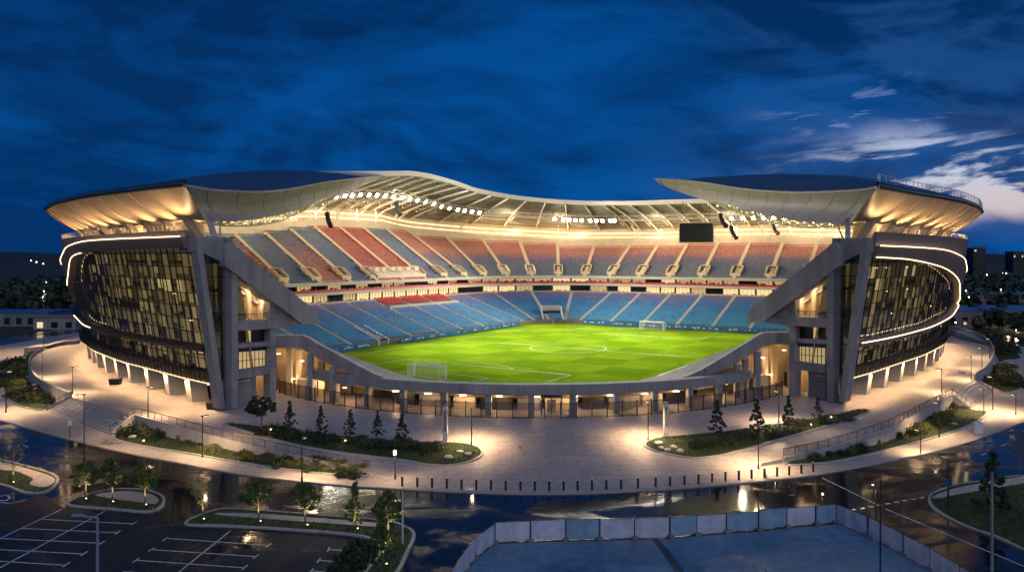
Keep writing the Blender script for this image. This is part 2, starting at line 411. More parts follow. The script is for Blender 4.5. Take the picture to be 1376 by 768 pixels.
# --- bowl path, parallel to the pitch
_ang = math.atan2(0.84, 0.54)
U = V((math.cos(_ang), math.sin(_ang), 0)); N = V((-U.y, U.x, 0)); Z = V((0, 0, 1))
PC = V((13.5, 179.5, 0))
S0 = PC - 52.5 * U + 42 * N
C0 = PC + 60.5 * U + 42 * N
RA = 14.0
Q1 = 113 - RA; QA = RA * math.pi / 2; Q2 = Q1 + QA; QL = Q2 + 78
ACEN = C0 - RA * U - RA * N
def bowl(q, off, z=0.0):
    if q <= Q1: return S0 + U * q + N * off + Z * z
    if q <= Q2:
        t = (q - Q1) / RA; n = N * math.cos(t) + U * math.sin(t)
        return ACEN + n * (RA + off) + Z * z
    return C0 - RA * N - N * (q - Q2) + U * off + Z * z
def bnorm(q):
    if q <= Q1: return N.copy()
    if q <= Q2:
        t = (q - Q1) / RA; return N * math.cos(t) + U * math.sin(t)
    return U.copy()
def bscale(q, off): return (RA + off) / RA if Q1 < q < Q2 else 1.0
def qrange(a, b, step=2.0):
    n = max(1, int(math.ceil((b - a) / step))); return [a + (b - a) * i / n for i in range(n + 1)]
def qs_all(a=0.0, b=None):
    b = QL if b is None else b; out = []
    q = a
    while q < b - 1e-6:
        out.append(q); q += 1.1 if Q1 - 1.2 < q < Q2 else 4.0
    out.append(b); return out
def sweep(mb, qs, prof, caps=True):
    rows = [[bowl(q, o, z) for o, z in prof(q)] for q in qs]
    mb.grid(rows, True)
    if caps:
        n = len(rows[0]); b = len(mb.v) - n * len(rows)
        mb.f.append(tuple(range(b, b + n))[::-1]); mb.f.append(tuple(range(b + n * (len(rows) - 1), b + n * len(rows))))

UP_OFF, UP_Z, UP_RUN, UP_RISE = 22.0, 15.0, 1.12, 0.69
LO_RUN, LO_RISE, LO_Z, LO_ROWS = 1.0, 0.332, 1.25, 24
topz = [(0, 28.3), (29, 28.8), (45, 30.6), (58, 32.0), (92, 32.0), (104, 29.2), (116, 26.6), (130, 26.2), (150, 27.1), (175, 26.9), (QL, 25.8)]
def top_z(q): return interp(topz, q)
def top_off(q): return UP_OFF + (top_z(q) - UP_Z) / UP_RISE * UP_RUN

def colour_seats(me, cols):
    a = me.color_attributes.new('seat_colour', 'FLOAT_COLOR', 'CORNER')
    flat = []
    for p in me.polygons:
        c = cols[p.index]
        for _ in range(p.loop_total): flat += [c[0], c[1], c[2], 1.0]
    a.data.foreach_set('color', flat)

RED, ROSE, ORG = (0.45, 0.05, 0.045), (0.52, 0.20, 0.165), (0.54, 0.20, 0.115)
BLU, SKY, SLATE, PUR = (0.03, 0.15, 0.39), (0.06, 0.30, 0.55), (0.135, 0.175, 0.25), (0.185, 0.13, 0.25)
def mixc(a, b, t): return tuple(x + (y - x) * t for x, y in zip(a, b))

terrace_m = mat('pale_terrace_concrete', (0.24, 0.23, 0.225), 0.75, var=0.12, scale=0.8)
def seat_block(qa, qb, rows, colour, gap=0.55):
    """one block between two stairways: concrete terrace with its rows of tip-up seats"""
    conc, seats, cols = MB(), MB(), []
    qs = qrange(qa, qb, 1.1 if Q1 - 0.1 < (qa + qb) / 2 < Q2 + 0.1 else 5.5)
    last = None
    for (k, off, z, run, rise) in rows:
        a = [bowl(q, off, z) for q in qs]; b = [bowl(q, off + run, z) for q in qs]; c = [bowl(q, off, z - rise) for q in qs]
        conc.grid([c, a, b])
        sc_ = bscale((qa + qb) / 2, off)
        ln = (qb - qa) * sc_ - 2 * gap
        n = int(ln / 0.56)
        for i in range(n):
            q = qa + (gap + (i + 0.5) * ln / n) / sc_
            nn = bnorm(q); t = V((nn.y, -nn.x, 0))
            p = bowl(q, off + 0.18, z)
            w = t * 0.235
            cc = colour(q, k, len(rows))
            j = 0.82 + 0.36 * RN.random()
            cc = (cc[0] * j, cc[1] * j, cc[2] * j)
            a0, a1 = p - nn * 0.05 + Z * 0.42, p + nn * 0.42 + Z * 0.40
            seats.quad(a0 - w, a0 + w, a1 + w, a1 - w)
            b0, b1 = p + nn * 0.42 + Z * 0.38, p + nn * 0.55 + Z * 0.84
            seats.quad(b0 - w, b0 + w, b1 + w, b1 - w)
            cols += [cc, cc]
    blk = part(conc, 'seating_block', terrace_m, norm=False)
    if seats.f:
        s = seats.build('seats', seat_m, blk, norm=False); colour_seats(s.data, cols); s['kind'] = 'stuff'
    return blk

def bounds(first, na, last_step=11.0):
    b = [i * 11.0 for i in range(9)] + [Q1]
    b += [Q1 + QA * i / na for i in range(1, na + 1)]
    q = Q2 + last_step
    while q < QL + 0.1: b.append(q); q += last_step
    return b

lo_b = bounds(0, 4); up_b = bounds(0, 6)
def lo_colour(q, k, n):
    f = k / LO_ROWS
    nz = mnoise.noise(V((q * 0.15, k * 0.25, 3.0))) * 0.25
    f2 = f + nz + (RN.random() - 0.5) * 0.2
    if f2 < 0.55: return mixc(SKY, BLU, max(0, min(1, 0.15 + f2 * 1.1)))
    return mixc(BLU, PUR, max(0, min(1, (f2 - 0.6) * 3.0)))
vip_red = lambda q, k, n: (0.40, 0.012, 0.025)
for qa, qb in zip(lo_b, lo_b[1:]):
    vip = 50 < (qa + qb) / 2 < 88
    rws = [(k, k * LO_RUN, LO_Z + k * LO_RISE, LO_RUN, LO_RISE) for k in range(LO_ROWS)]
    if vip:
        seat_block(qa, qb, rws[:17], lo_colour)
        seat_block(qa, qb, [(k, o + 0.4, z + 0.35, ru, ri) for (k, o, z, ru, ri) in rws[19:]], vip_red)
        mb = MB(); sweep(mb, qrange(qa, qb, 5), lambda q: [(17.3 * LO_RUN, LO_Z + 15 * LO_RISE), (17.3 * LO_RUN, LO_Z + 19.0 * LO_RISE + 0.3), (17.3 * LO_RUN + 1.8, LO_Z + 19.0 * LO_RISE + 0.3), (17.3 * LO_RUN + 1.8, LO_Z + 15 * LO_RISE)])
        part(mb, 'box_front_wall', concrete_lt)
    else: seat_block(qa, qb, rws, lo_colour)

up_red = {0: 0.75, 1: 0.72, 2: 0.3, 3: 0.62, 4: 0.22, 5: 0.95, 6: 0.97, 7: 0.3, 8: 0.55}
for bi, (qa, qb) in enumerate(zip(up_b, up_b[1:])):
    base = up_red.get(bi, 0.8)
    def up_colour(q, k, n, base=base, bi=bi):
        f = k / 24
        nz = mnoise.noise(V((q * 0.05, k * 0.12, 9.0 + bi))) * 0.35 + (RN.random() - 0.5) * 0.35
        if base > 0.9: return mixc(RED, ROSE, max(0, min(1, 0.25 + nz)))
        if base < 0.4: return mixc(SLATE, mixc(BLU, SLATE, 0.4), max(0, min(1, 0.5 + nz + 0.6 * (0.4 - f)))) if RN.random() > 0.12 else PUR
        t = (f - 0.22) / 0.25 if bi >= 8 else (0.95 - f) * 1.6
        t = max(0, min(1, t + nz + (base - 0.75)))
        if t < 0.5: return mixc(SLATE, PUR, t * 2)
        return mixc(PUR, mixc(ORG, ROSE, 0.5 + nz), t * 2 - 1)
    zt = top_z((qa + qb) / 2); n = int((zt - UP_Z) / UP_RISE)
    seat_block(qa, qb, [(k, UP_OFF + k * UP_RUN, UP_Z + k * UP_RISE, UP_RUN, UP_RISE) for k in range(n)], up_colour)

# --- stairways, gangway portals
def stairway(q, o0, z0, run, rise, n, wid=1.15, m=concrete_lt):
    mb = MB(); nn = bnorm(q); t = V((nn.y, -nn.x, 0))
    for k in range(n):
        for h in (0, 1):
            o = o0 + (k + h * 0.5) * run
            c = bowl(q, o + run / 4, 0) + Z * (z0 + k * rise + rise * (0.25 + 0.5 * h) - 0.10)
            mb.box(c, wid, run / 2, 0.5 + rise * 0.5, t, nn)
    return part(mb, 'stairway', m)
for q in lo_b[:-1]: stairway(max(q, 0.6), 0, LO_Z, LO_RUN, LO_RISE, LO_ROWS, 1.0)
aisle_cream = mat('sandy_concrete_stair', (0.60, 0.49, 0.31), 0.7, var=0.12, scale=1.0)
for i, q in enumerate(up_b[:-1]):
    n = int((top_z(q) - UP_Z) / UP_RISE)
    stairway(max(q, 0.6), UP_OFF, UP_Z, UP_RUN, UP_RISE, n, 1.25, aisle_cream)
    if i in (0, 6): continue
    nn = bnorm(q); t = V((nn.y, -nn.x, 0)); mb = MB()
    o0 = UP_OFF + 1.3
    for s in (-1, 1):
        pts = [bowl(q, o0, UP_Z + 0.3) + t * s * 1.35, bowl(q, o0 + 4.2, UP_Z + 2.4) + t * s * 1.35, bowl(q, o0 + 4.2, UP_Z + 4.1) + t * s * 1.35, bowl(q, o0 + 3.0, UP_Z + 4.1) + t * s * 1.35, bowl(q, o0, UP_Z + 2.0) + t * s * 1.35]
        mb.prism(pts, t * s * 0.28)
    c = bowl(q, o0 + 4.4, UP_Z + 3.3); mb.box(c, 3.2, 0.4, 2.0, t, nn)
    c = bowl(q, o0 + 0.1, UP_Z + 1.0); mb.box(c, 2.7, 0.25, 1.6, t, nn)
    v = part(mb, 'gangway_portal', aisle_cream)
    mb = MB(); c = bowl(q, o0 + 4.0, UP_Z + 3.1); mb.box(c, 1.7, 0.5, 1.7, t, nn); part(mb, 'portal_dark_block', black_m, v)  # black block stands for the shade inside the portal
# press terrace at the foot of the red upper section
mb = MB()
sweep(mb, qrange(55.8, 76.4, 5), lambda q: [(UP_OFF + 0.8, UP_Z), (UP_OFF + 0.8, UP_Z + 1.6), (UP_OFF + 4.3, UP_Z + 3.9), (UP_OFF + 4.6, UP_Z + 3.9), (UP_OFF + 4.6, UP_Z)])
for q in (57, 60, 64, 67, 71, 75):
    nn = bnorm(q); t = V((nn.y, -nn.x, 0)); mb.box(bowl(q, UP_OFF + 2.6, UP_Z + 3.4), 1.8, 1.0, 1.2, t, nn)
part(mb, 'press_terrace', mat('cream_press_box', (0.62, 0.54, 0.43), 0.6))

# --- suite levels between the tiers
qs = qs_all()
mb = MB(); sweep(mb, qs, lambda q: [(23.4, 8.2), (23.4, 9.75), (23.75, 9.75), (23.75, 8.2)]); part(mb, 'balcony_front', concrete_lt)
mb = MB(); sweep(mb, qs, lambda q: [(21.6, 11.75), (21.6, 12.5), (26.5, 12.45), (26.5, 11.75)]); part(mb, 'balcony_front', concrete_lt)
mb = MB(); sweep(mb, qs, lambda q: [(21.3, 14.35), (21.3, 15.25), (26.5, 15.0), (26.5, 14.4)]); part(mb, 'balcony_front', concrete_lt)
mb = MB(); sweep(mb, qs, lambda q: [(26.2, 8.0), (26.2, 14.5), (26.6, 14.5), (26.6, 8.0)]); part(mb, 'suite_back_wall', interior)
mb = MB(); sweep(mb, qs, lambda q: [(23.8, 8.6), (23.8, 8.9), (26.2, 8.9), (26.2, 8.6)]); part(mb, 'suite_floor', floor_in)
q = 1.0; k = 0; furn = MB()
while q < QL - 5:
    arc = Q1 - 1 < q < Q2
    st = 5.4 / (2.2 if arc else 1.0)
    for lvl, (o, z0, z1) in enumerate(((25.2, 9.2, 11.6), (25.6, 12.7, 14.25))):
        r = RN.random()
        m = suite_lit if r < (0.62 if lvl == 0 else 0.34) else (suite_mid if r < 0.86 else suite_dk)
        if lvl == 1 and q < 60: m = suite_dk if r < 0.6 else suite_mid
        if lvl == 0 and Q1 - 18 < q < Q1 + 2: m = suite_dk if r < 0.7 else suite_lit
        w = MB(); w.grid([[bowl(a, o, z0) for a in qrange(q, q + st * 0.94, 2)], [bowl(a, o, z1) for a in qrange(q, q + st * 0.94, 2)]])
        win = part(w, 'suite_window', m, norm=False)
        f = MB()
        for j in range(5):
            a = q + st * 0.94 * j / 4; nn = bnorm(a); t = V((nn.y, -nn.x, 0))
            f.box(bowl(a, o - 0.06, (z0 + z1) / 2), 0.06 if 0 < j < 4 else 0.3, 0.1, z1 - z0, t, nn)
        sw = qrange(q, q + st * 0.94, 2)
        for zz in (z0 + 0.04, z1 - 0.04):
            for a_, b_ in zip(sw, sw[1:]): f.beam(bowl(a_, o - 0.05, zz), bowl(b_, o - 0.05, zz), 0.1, 0.08)
        for j in range(6):    # seats and counters outside the glazing
            f2 = furn; a = q + st * 0.92 * RN.random(); nn = bnorm(a); t = V((nn.y, -nn.x, 0))
            f2.box(bowl(a, o - 0.7 - RN.random() * 0.6, z0 + 0.35), 0.45, 0.4, 0.5 + 0.5 * RN.random(), t, nn)
        part(f, 'window_frame', black_m, win)
    q += st; k += 1
part(furn, 'suite_furniture', black_m)['kind'] = 'stuff'
sm = MB()
q = 0.5
while q < QL - 1:
    st = 0.6 / bscale(q, 22.5)
    nn = bnorm(q); t = V((nn.y, -nn.x, 0)); w = t * 0.25
    for o in (22.1, 23.0):
        p = bowl(q, o, 12.5); sm.quad(p - w, p + w, p + w + Z * 0.62 + nn * 0.25, p - w + Z * 0.62 + nn * 0.25)
    q += st
part(sm, 'balcony_seats', seat_red, norm=False)['kind'] = 'stuff'

# --- rear wall and light cove behind the upper tier
mb = MB(); mb.grid([[bowl(q, top_off(q) + 0.7, top_z(q) - 1.5) for q in qs], [bowl(q, top_off(q) + 0.9, top_z(q) + 2.0) for q in qs]])
part(mb, 'rear_parapet', cream, norm=False)
mb = MB(); mb.grid([[bowl(q, top_off(q) + 0.9, top_z(q) + 2.0) for q in qs], [bowl(q, top_off(q) + 5.2, top_z(q) + 1.8) for q in qs], [bowl(q, top_off(q) + 5.3, top_z(q) + 6.5) for q in qs]])
part(mb, 'rear_concourse_wall', cream, norm=False)
for dz, r in ((3.0, 0.13), (4.6, 0.13)):
    mb = MB(); mb.pipe([bowl(q, top_off(q) + 4.9, top_z(q) + dz) for q in qs], r, 5); part(mb, 'light_strip', strip_dim)
mb = MB(); mb.pipe([bowl(q, top_off(q) + 0.95, top_z(q) + 2.9) for q in qs], 0.05, 4)
for q in qrange(1, QL - 1, 2.2):
    p = bowl(q, top_off(q) + 0.95, top_z(q) + 2.0); mb.tube(p, p + Z * 0.9, 0.05, n=4)
part(mb, 'parapet_rail', steel_dk)
for q in qrange(4, QL - 3, 9.5):
    nn = bnorm(q); mb = MB(); o = top_off(q)
    mb.beam(bowl(q, o + 2.2, top_z(q) + 2.0), bowl(q, o + 2.4, top_z(q) + 6.2), 0.5, 0.35, up=nn)
    mb.beam(bowl(q, o + 2.2, top_z(q) + 3.8), bowl(q, o - 3.5, top_z(q) + 6.9), 0.25, 0.25)
    part(mb, 'roof_bracket', steel_lt)

# --- ring roof over the stands
zin_t = [(0, 40.5), (28, 43.0), (56, 45.8), (70, 47.0), (85, 46.3), (Q1, 44.6), (110, 42.2), (Q2, 40.6), (150, 40.0), (QL, 39.3)]
IN_OFF = 20.0
def zin(q): return sinterp(zin_t, q)
def roof_pt(q, w, dz=0.0):
    o = lerp(IN_OFF, top_off(q) + 6.0, w); z = lerp(zin(q), top_z(q) + 6.0, w) + 0.7 * math.sin(math.pi * w)
    return bowl(q, o, z + dz)
qr = qrange(19, Q1, 3) + qrange(Q1, Q2, 1.0)[1:] + qrange(Q2, QL, 3)[1:]
ws = [i / 10 for i in range(11)]
mb = MB(); mb.grid([[roof_pt(q, w) for w in ws] for q in qr]); part(mb, 'roof_lining', roof_under, norm=False, smooth=True)
mb = MB(); mb.grid([[roof_pt(q, w, 0.9) for w in ws] for q in qr]); part(mb, 'roof_deck', roof_m, norm=False, smooth=True)
mb = MB()
mb.grid([[roof_pt(q, 0, -0.35) - bnorm(q) * 0.1, roof_pt(q, 0, 1.1) - bnorm(q) * 0.1, roof_pt(q, 0, 1.1) + bnorm(q) * 0.5, roof_pt(q, 0, -0.35) + bnorm(q) * 0.5] for q in qr], True)
part(mb, 'roof_edge', steel_lt)
for q in qrange(22, Q1 - 2, 6.2) + qrange(Q1 + 1, Q2 - 0.5, 3.3) + qrange(Q2 + 2, QL - 1, 7.0):
    mb = MB(); nn = bnorm(q); t = V((nn.y, -nn.x, 0))
    pts = [roof_pt(q, w, -0.55) for w in (0, .1, .2, .3, .4, .5, .6, .7, .8, .9, 1.0)]
    for a, b in zip(pts, pts[1:]): mb.beam(a, b, 0.28, 0.6)
    low = [roof_pt(q, w, -2.2) for w in (.38, .48, .58, .68)]
    for i, (a, b) in enumerate(zip(low, low[1:])): mb.beam(a, b, 0.16, 0.16)
    for w in (.38, .48, .58, .68): mb.beam(roof_pt(q, w, -0.8), roof_pt(q, w, -2.2), 0.14, 0.14, up=nn)
    for a, b in ((.38, .48), (.48, .58), (.58, .68)): mb.beam(roof_pt(q, a, -2.2), roof_pt(q, b, -0.9), 0.12, 0.12)
    part(mb, 'roof_rib', steel_lt)
mb = MB()
for w in (.04, .09, .14, .19, .24, .29, .34, .39, .45, .52, .6, .68, .76, .84, .92):
    pts = [roof_pt(q, w, -0.22) for q in qr]
    for a, b in zip(pts, pts[1:]): mb.beam(a, b, 0.16, 0.26)
part(mb, 'purlin_grid', mat('grey_green_purlin', (0.24, 0.235, 0.19), 0.6))
FW = 0.42
mb = MB()
top = [roof_pt(q, FW, -1.0) for q in qr]; bot = [roof_pt(q, FW, -2.6) for q in qr]; ins = [roof_pt(q, FW - 0.05, -2.6) for q in qr]
for pl, r in ((top, 0.14), (bot, 0.16), (ins, 0.12)): mb.pipe(pl, r, 5)
for i in range(len(qr) - 1):
    mb.tube(top[i], bot[i + 1], 0.07, n=4); mb.tube(bot[i], ins[i], 0.06, n=4); mb.tube(top[i], ins[i], 0.06, n=4)
part(mb, 'catwalk_truss', steel_lt)
def q_for_px(px, w, a, b):
    best, bq = 1e9, a
    for q in qrange(a, b, 0.25):
        p = roof_pt(q, w); d = abs(CX + 1000 * p.x / p.y - px)
        if d < best: best, bq = d, q
    return bq
fl = [q_for_px(x, FW, 20, 122) for x in (432, 445, 456, 466, 477, 488, 499, 510, 521, 532, 543, 554, 565, 576, 587, 598, 609, 620, 630, 640)]
fl += [q_for_px(x, FW, 90, 190) for x in (746, 756, 765, 774, 784, 794, 803, 812, 822, 829)] + [q_for_px(x, FW, 110, QL) for x in (985, 1000, 1014, 1028, 1042, 1056, 1070)]
for q in fl:
    nn = bnorm(q); t = V((nn.y, -nn.x, 0)); c = roof_pt(q, FW - 0.06, -3.0)
    d = (-nn + V((0, 0, -0.75))).normalized(); up = t.cross(d)
    mb = MB(); mb.box(c, 1.35, 0.5, 1.4, t, d, up); fl_o = part(mb, 'floodlight', steel_dk)
    mb = MB()
    mb.box(c + d * 0.27, 1.1, 0.06, 1.15, t, d, up)
    part(mb, 'floodlight_lens', flood_m, fl_o)
pit = PC
for q, tu, tv, ang, pw in ((34, -22, 4, 44, 1.5), (46, -16, -2, 46, 1.4), (58, -8, -6, 52, 1.2), (70, 2, -6, 62, 1.0), (82, 14, -6, 62, 1.0), (94, 28, -4, 62, 1.0), (112, 12, 12, 50, 1.3), (124, 22, 6, 50, 1.1), (138, 14, 0, 46, 1.3), (150, 0, -6, 40, 1.5), (162, -12, -6, 36, 1.6), (176, 6, -14, 44, 1.2), (190, 20, -18, 50, 1.0)):
    light('SPOT', 'floodlight_beam', roof_pt(q, FW - 0.12, -3.6), 135000 * pw, (1.0, 0.93, 0.72), PC + U * tu + N * tv, 1.2, ang, 0.8)
for q, q2, o2, z2 in ((40, 165, 34, 20), (55, 145, 34, 20), (70, 118, 34, 20), (95, 185, 34, 20), (128, 75, 36, 22), (145, 55, 36, 22), (165, 38, 36, 22), (182, 95, 36, 22), (60, 150, 10, 4), (140, 50, 10, 4), (160, 80, 10, 4), (85, 175, 10, 4)):
    light('SPOT', 'stand_floodlight', roof_pt(q, FW - 0.12, -3.6), 105000, (1.0, 0.82, 0.58), bowl(q2, o2, z2), 1.2, 48, 1.0)
for q in (20, 50, 80, 108, 114, 135, 160, 185):          # light the ribs and the rear of the stands
    nn = bnorm(q); t = V((nn.y, -nn.x, 0))
    c = bowl(q, top_off(q) + 3.5, top_z(q) + 5.2)
    light('AREA', 'cove_light', c, 7500, (1.0, 0.70, 0.36), bowl(q, top_off(q) - 6, top_z(q) - 3.0), 18, sy=0.8).rotation_euler.rotate_axis('Z', 0)
    light('POINT', 'truss_light', roof_pt(q, FW + 0.05, -3.4), 2600, (1.0, 0.86, 0.6), size=0.5)

# --- players' tunnel in the far corner and a white portal at the near stand
qt = (Q1 + Q2) / 2 + 1.6; nn = bnorm(qt); t = V((nn.y, -nn.x, 0)); mb = MB()
for s in (-1, 1):
    mb.prism([bowl(qt, -0.6, 0) + t * s * 3.2, bowl(qt, 5.5, 0) + t * s * 3.2, bowl(qt, 5.5, 5.4) + t * s * 3.2, bowl(qt, 4.6, 5.4) + t * s * 3.2, bowl(qt, -0.6, 1.4) + t * s * 3.2], t * s * 0.35)
mb.box(bowl(qt, 5.6, 4.6), 6.4, 0.5, 1.7, t, nn)
tun = part(mb, 'player_tunnel', concrete_lt)
mb = MB(); mb.box(bowl(qt, 4.6, 1.9), 6.2, 1.0, 3.7, t, nn); part(mb, 'tunnel_dark_block', black_m, tun)  # solid black block in place of the tunnel's unlit depth
qp = 33.0; nn = bnorm(qp); t = V((nn.y, -nn.x, 0)); mb = MB()
for s in (-1, 1): mb.prism([bowl(qp, -0.5, 0) + t * s * 1.6, bowl(qp, 8, 0.5) + t * s * 1.6, bowl(qp, 8, 4.6) + t * s * 1.6, bowl(qp, -0.5, 1.5) + t * s * 1.6], t * s * 0.3)
pw = part(mb, 'player_tunnel', white_p)
mb = MB(); mb.box(bowl(qp, 1.0, 1.5), 3.1, 2.6, 0.3, t, nn); mb.box(bowl(qp, 0.0, 1.2), 3.4, 0.4, 0.8, t, nn); part(mb, 'tunnel_hood', mat('dark_red_canopy', (0.10, 0.01, 0.02), 0.5), pw)

# --- low wall round the pitch under the first row
mb = MB(); sweep(mb, qs, lambda q: [(-0.35, -0.3), (-0.35, 1.2), (-0.02, 1.2), (-0.02, -0.3)]); part(mb, 'pitchside_wall', concrete_dk)

# ------------------------------------------------------------------ outer wings: curved glass fronts either side of the entrance
FBP = crom([V((a, b, 0)) for a, b in ((46, -.5), (52, 5), (58, 11), (64, 17), (70, 23), (77, 31), (84, 39.5), (90, 48), (97, 58.5), (103, 71), (107, 85), (109, 101), (108, 118), (104, 134))], 10)
QSTEP = 1.5
FBR = resample(FBP, QSTEP)
FQ = [0.0]
for a, b in zip(FBR, FBR[1:]): FQ.append(FQ[-1] + (b - a).length)
def fnorm(i):
    a = FBR[max(0, i - 2)]; b = FBR[min(len(FBR) - 1, i + 2)]; d = (b - a).normalized(); return V((d.y, -d.x, 0))
def loc(a, b, z, s): return V((4 + s * a, 110.5 + 0.056 * s * a + b, z))
def fpt(qi, off, z, s, lean=True):
    """point on a wing front: qi metres along it, off outwards, z up; the front leans out 4 m over its height"""
    f = max(0.0, min(len(FBR) - 1.001, qi / (FQ[-1] / (len(FBR) - 1)))); i = int(f); t = f - i
    p = FBR[i].lerp(FBR[i + 1], t); n = fnorm(i).lerp(fnorm(i + 1), t).normalized()
    o = off + (4.1 * max(0, z) / 25 if lean else 0)
    return loc(p.x + n.x * o, p.y + n.y * o, z, s)
def fsweep(mb, qs, prof, s, lean=True, caps=True):
    rows = [[fpt(q, o, z, s, lean) for o, z in prof(q)] for q in qs]; mb.grid(rows, True)
    if caps:
        n = len(rows[0]); b = len(mb.v) - n * len(rows)
        mb.f.append(tuple(range(b, b + n))[::-1]); mb.f.append(tuple(range(b + n * (len(rows) - 1), b + n * len(rows))))
RIB = {-1: dict(hi=[(0, 24.8), (40, 24.7), (56, 23.9), (66, 22.8), (78, 20.9), (92, 18.4), (104, 16)],
                lo=[(0, 23.2), (25, 23.1), (45, 22.8), (56, 21.9), (64, 19.8), (72, 17.2), (80, 14.8), (90, 12.2), (97, 11.0), (110, 10.8)],
                bl=[(0, 8.4), (40, 8.0), (58, 8.0), (75, 9.0), (90, 10.1), (110, 10.6)], bs=50),
       1: dict(hi=[(0, 23.6), (30, 23.3), (48, 22.3), (62, 20.9), (72, 19.5), (85, 17.4), (100, 15)],
               lo=[(0, 22.0), (15, 21.6), (30, 20.6), (45, 19.0), (56, 17.2), (64, 15.6), (73, 13.1), (82, 11.2), (92, 10.2), (110, 10)],
               bl=[(0, 8.4), (20, 8.2), (40, 8.5), (55, 9.0), (70, 9.7), (82, 10.2), (110, 10.2)], bs=0)}
LFP0, LFD = V((44.2, 1.0, 0)), V((-0.582, 0.813, 0))
def endpt(px, py, s, out=0.0):
    """a point on the flat end of a wing (surveyed on the left one; the right one is its mirror image)"""
    n = V((-LFD.y, LFD.x, 0))             # outward: towards the axis and the camera
    q0 = LFP0 + n * out
    P0 = loc(q0.x, q0.y, 0, -1); P1 = loc(q0.x + LFD.x, q0.y + LFD.y, 0, -1); d = P1 - P0
    k = (px - CX) / 1000.0
    tt = (k * P0.y - P0.x) / (d.x - k * d.y)
    p = P0 + d * tt; z = EYE - (py - YH) * p.y / 1000.0
    return loc(4 - p.x, p.y - 110.5 + 0.056 * (4 - p.x), z, s)
def endprism(poly, s, out, thick, mb=None):
    mb = mb or MB()
    A = [endpt(x, y, s, out) for x, y in poly]; nv = V((-s * LFD.y * -1, 0, 0)); n = len(A)
    o0, o1 = loc(LFP0.x, LFP0.y, 0, s), loc(LFP0.x - LFD.y, LFP0.y + LFD.x, 0, s); bk = (o0 - o1)
    B = [a + bk * thick for a in A]
    mb.add(A + B, [tuple(range(n)), tuple(range(n, 2 * n))[::-1]] + [(i, n + i, n + (i + 1) % n, (i + 1) % n) for i in range(n)])
    return mb

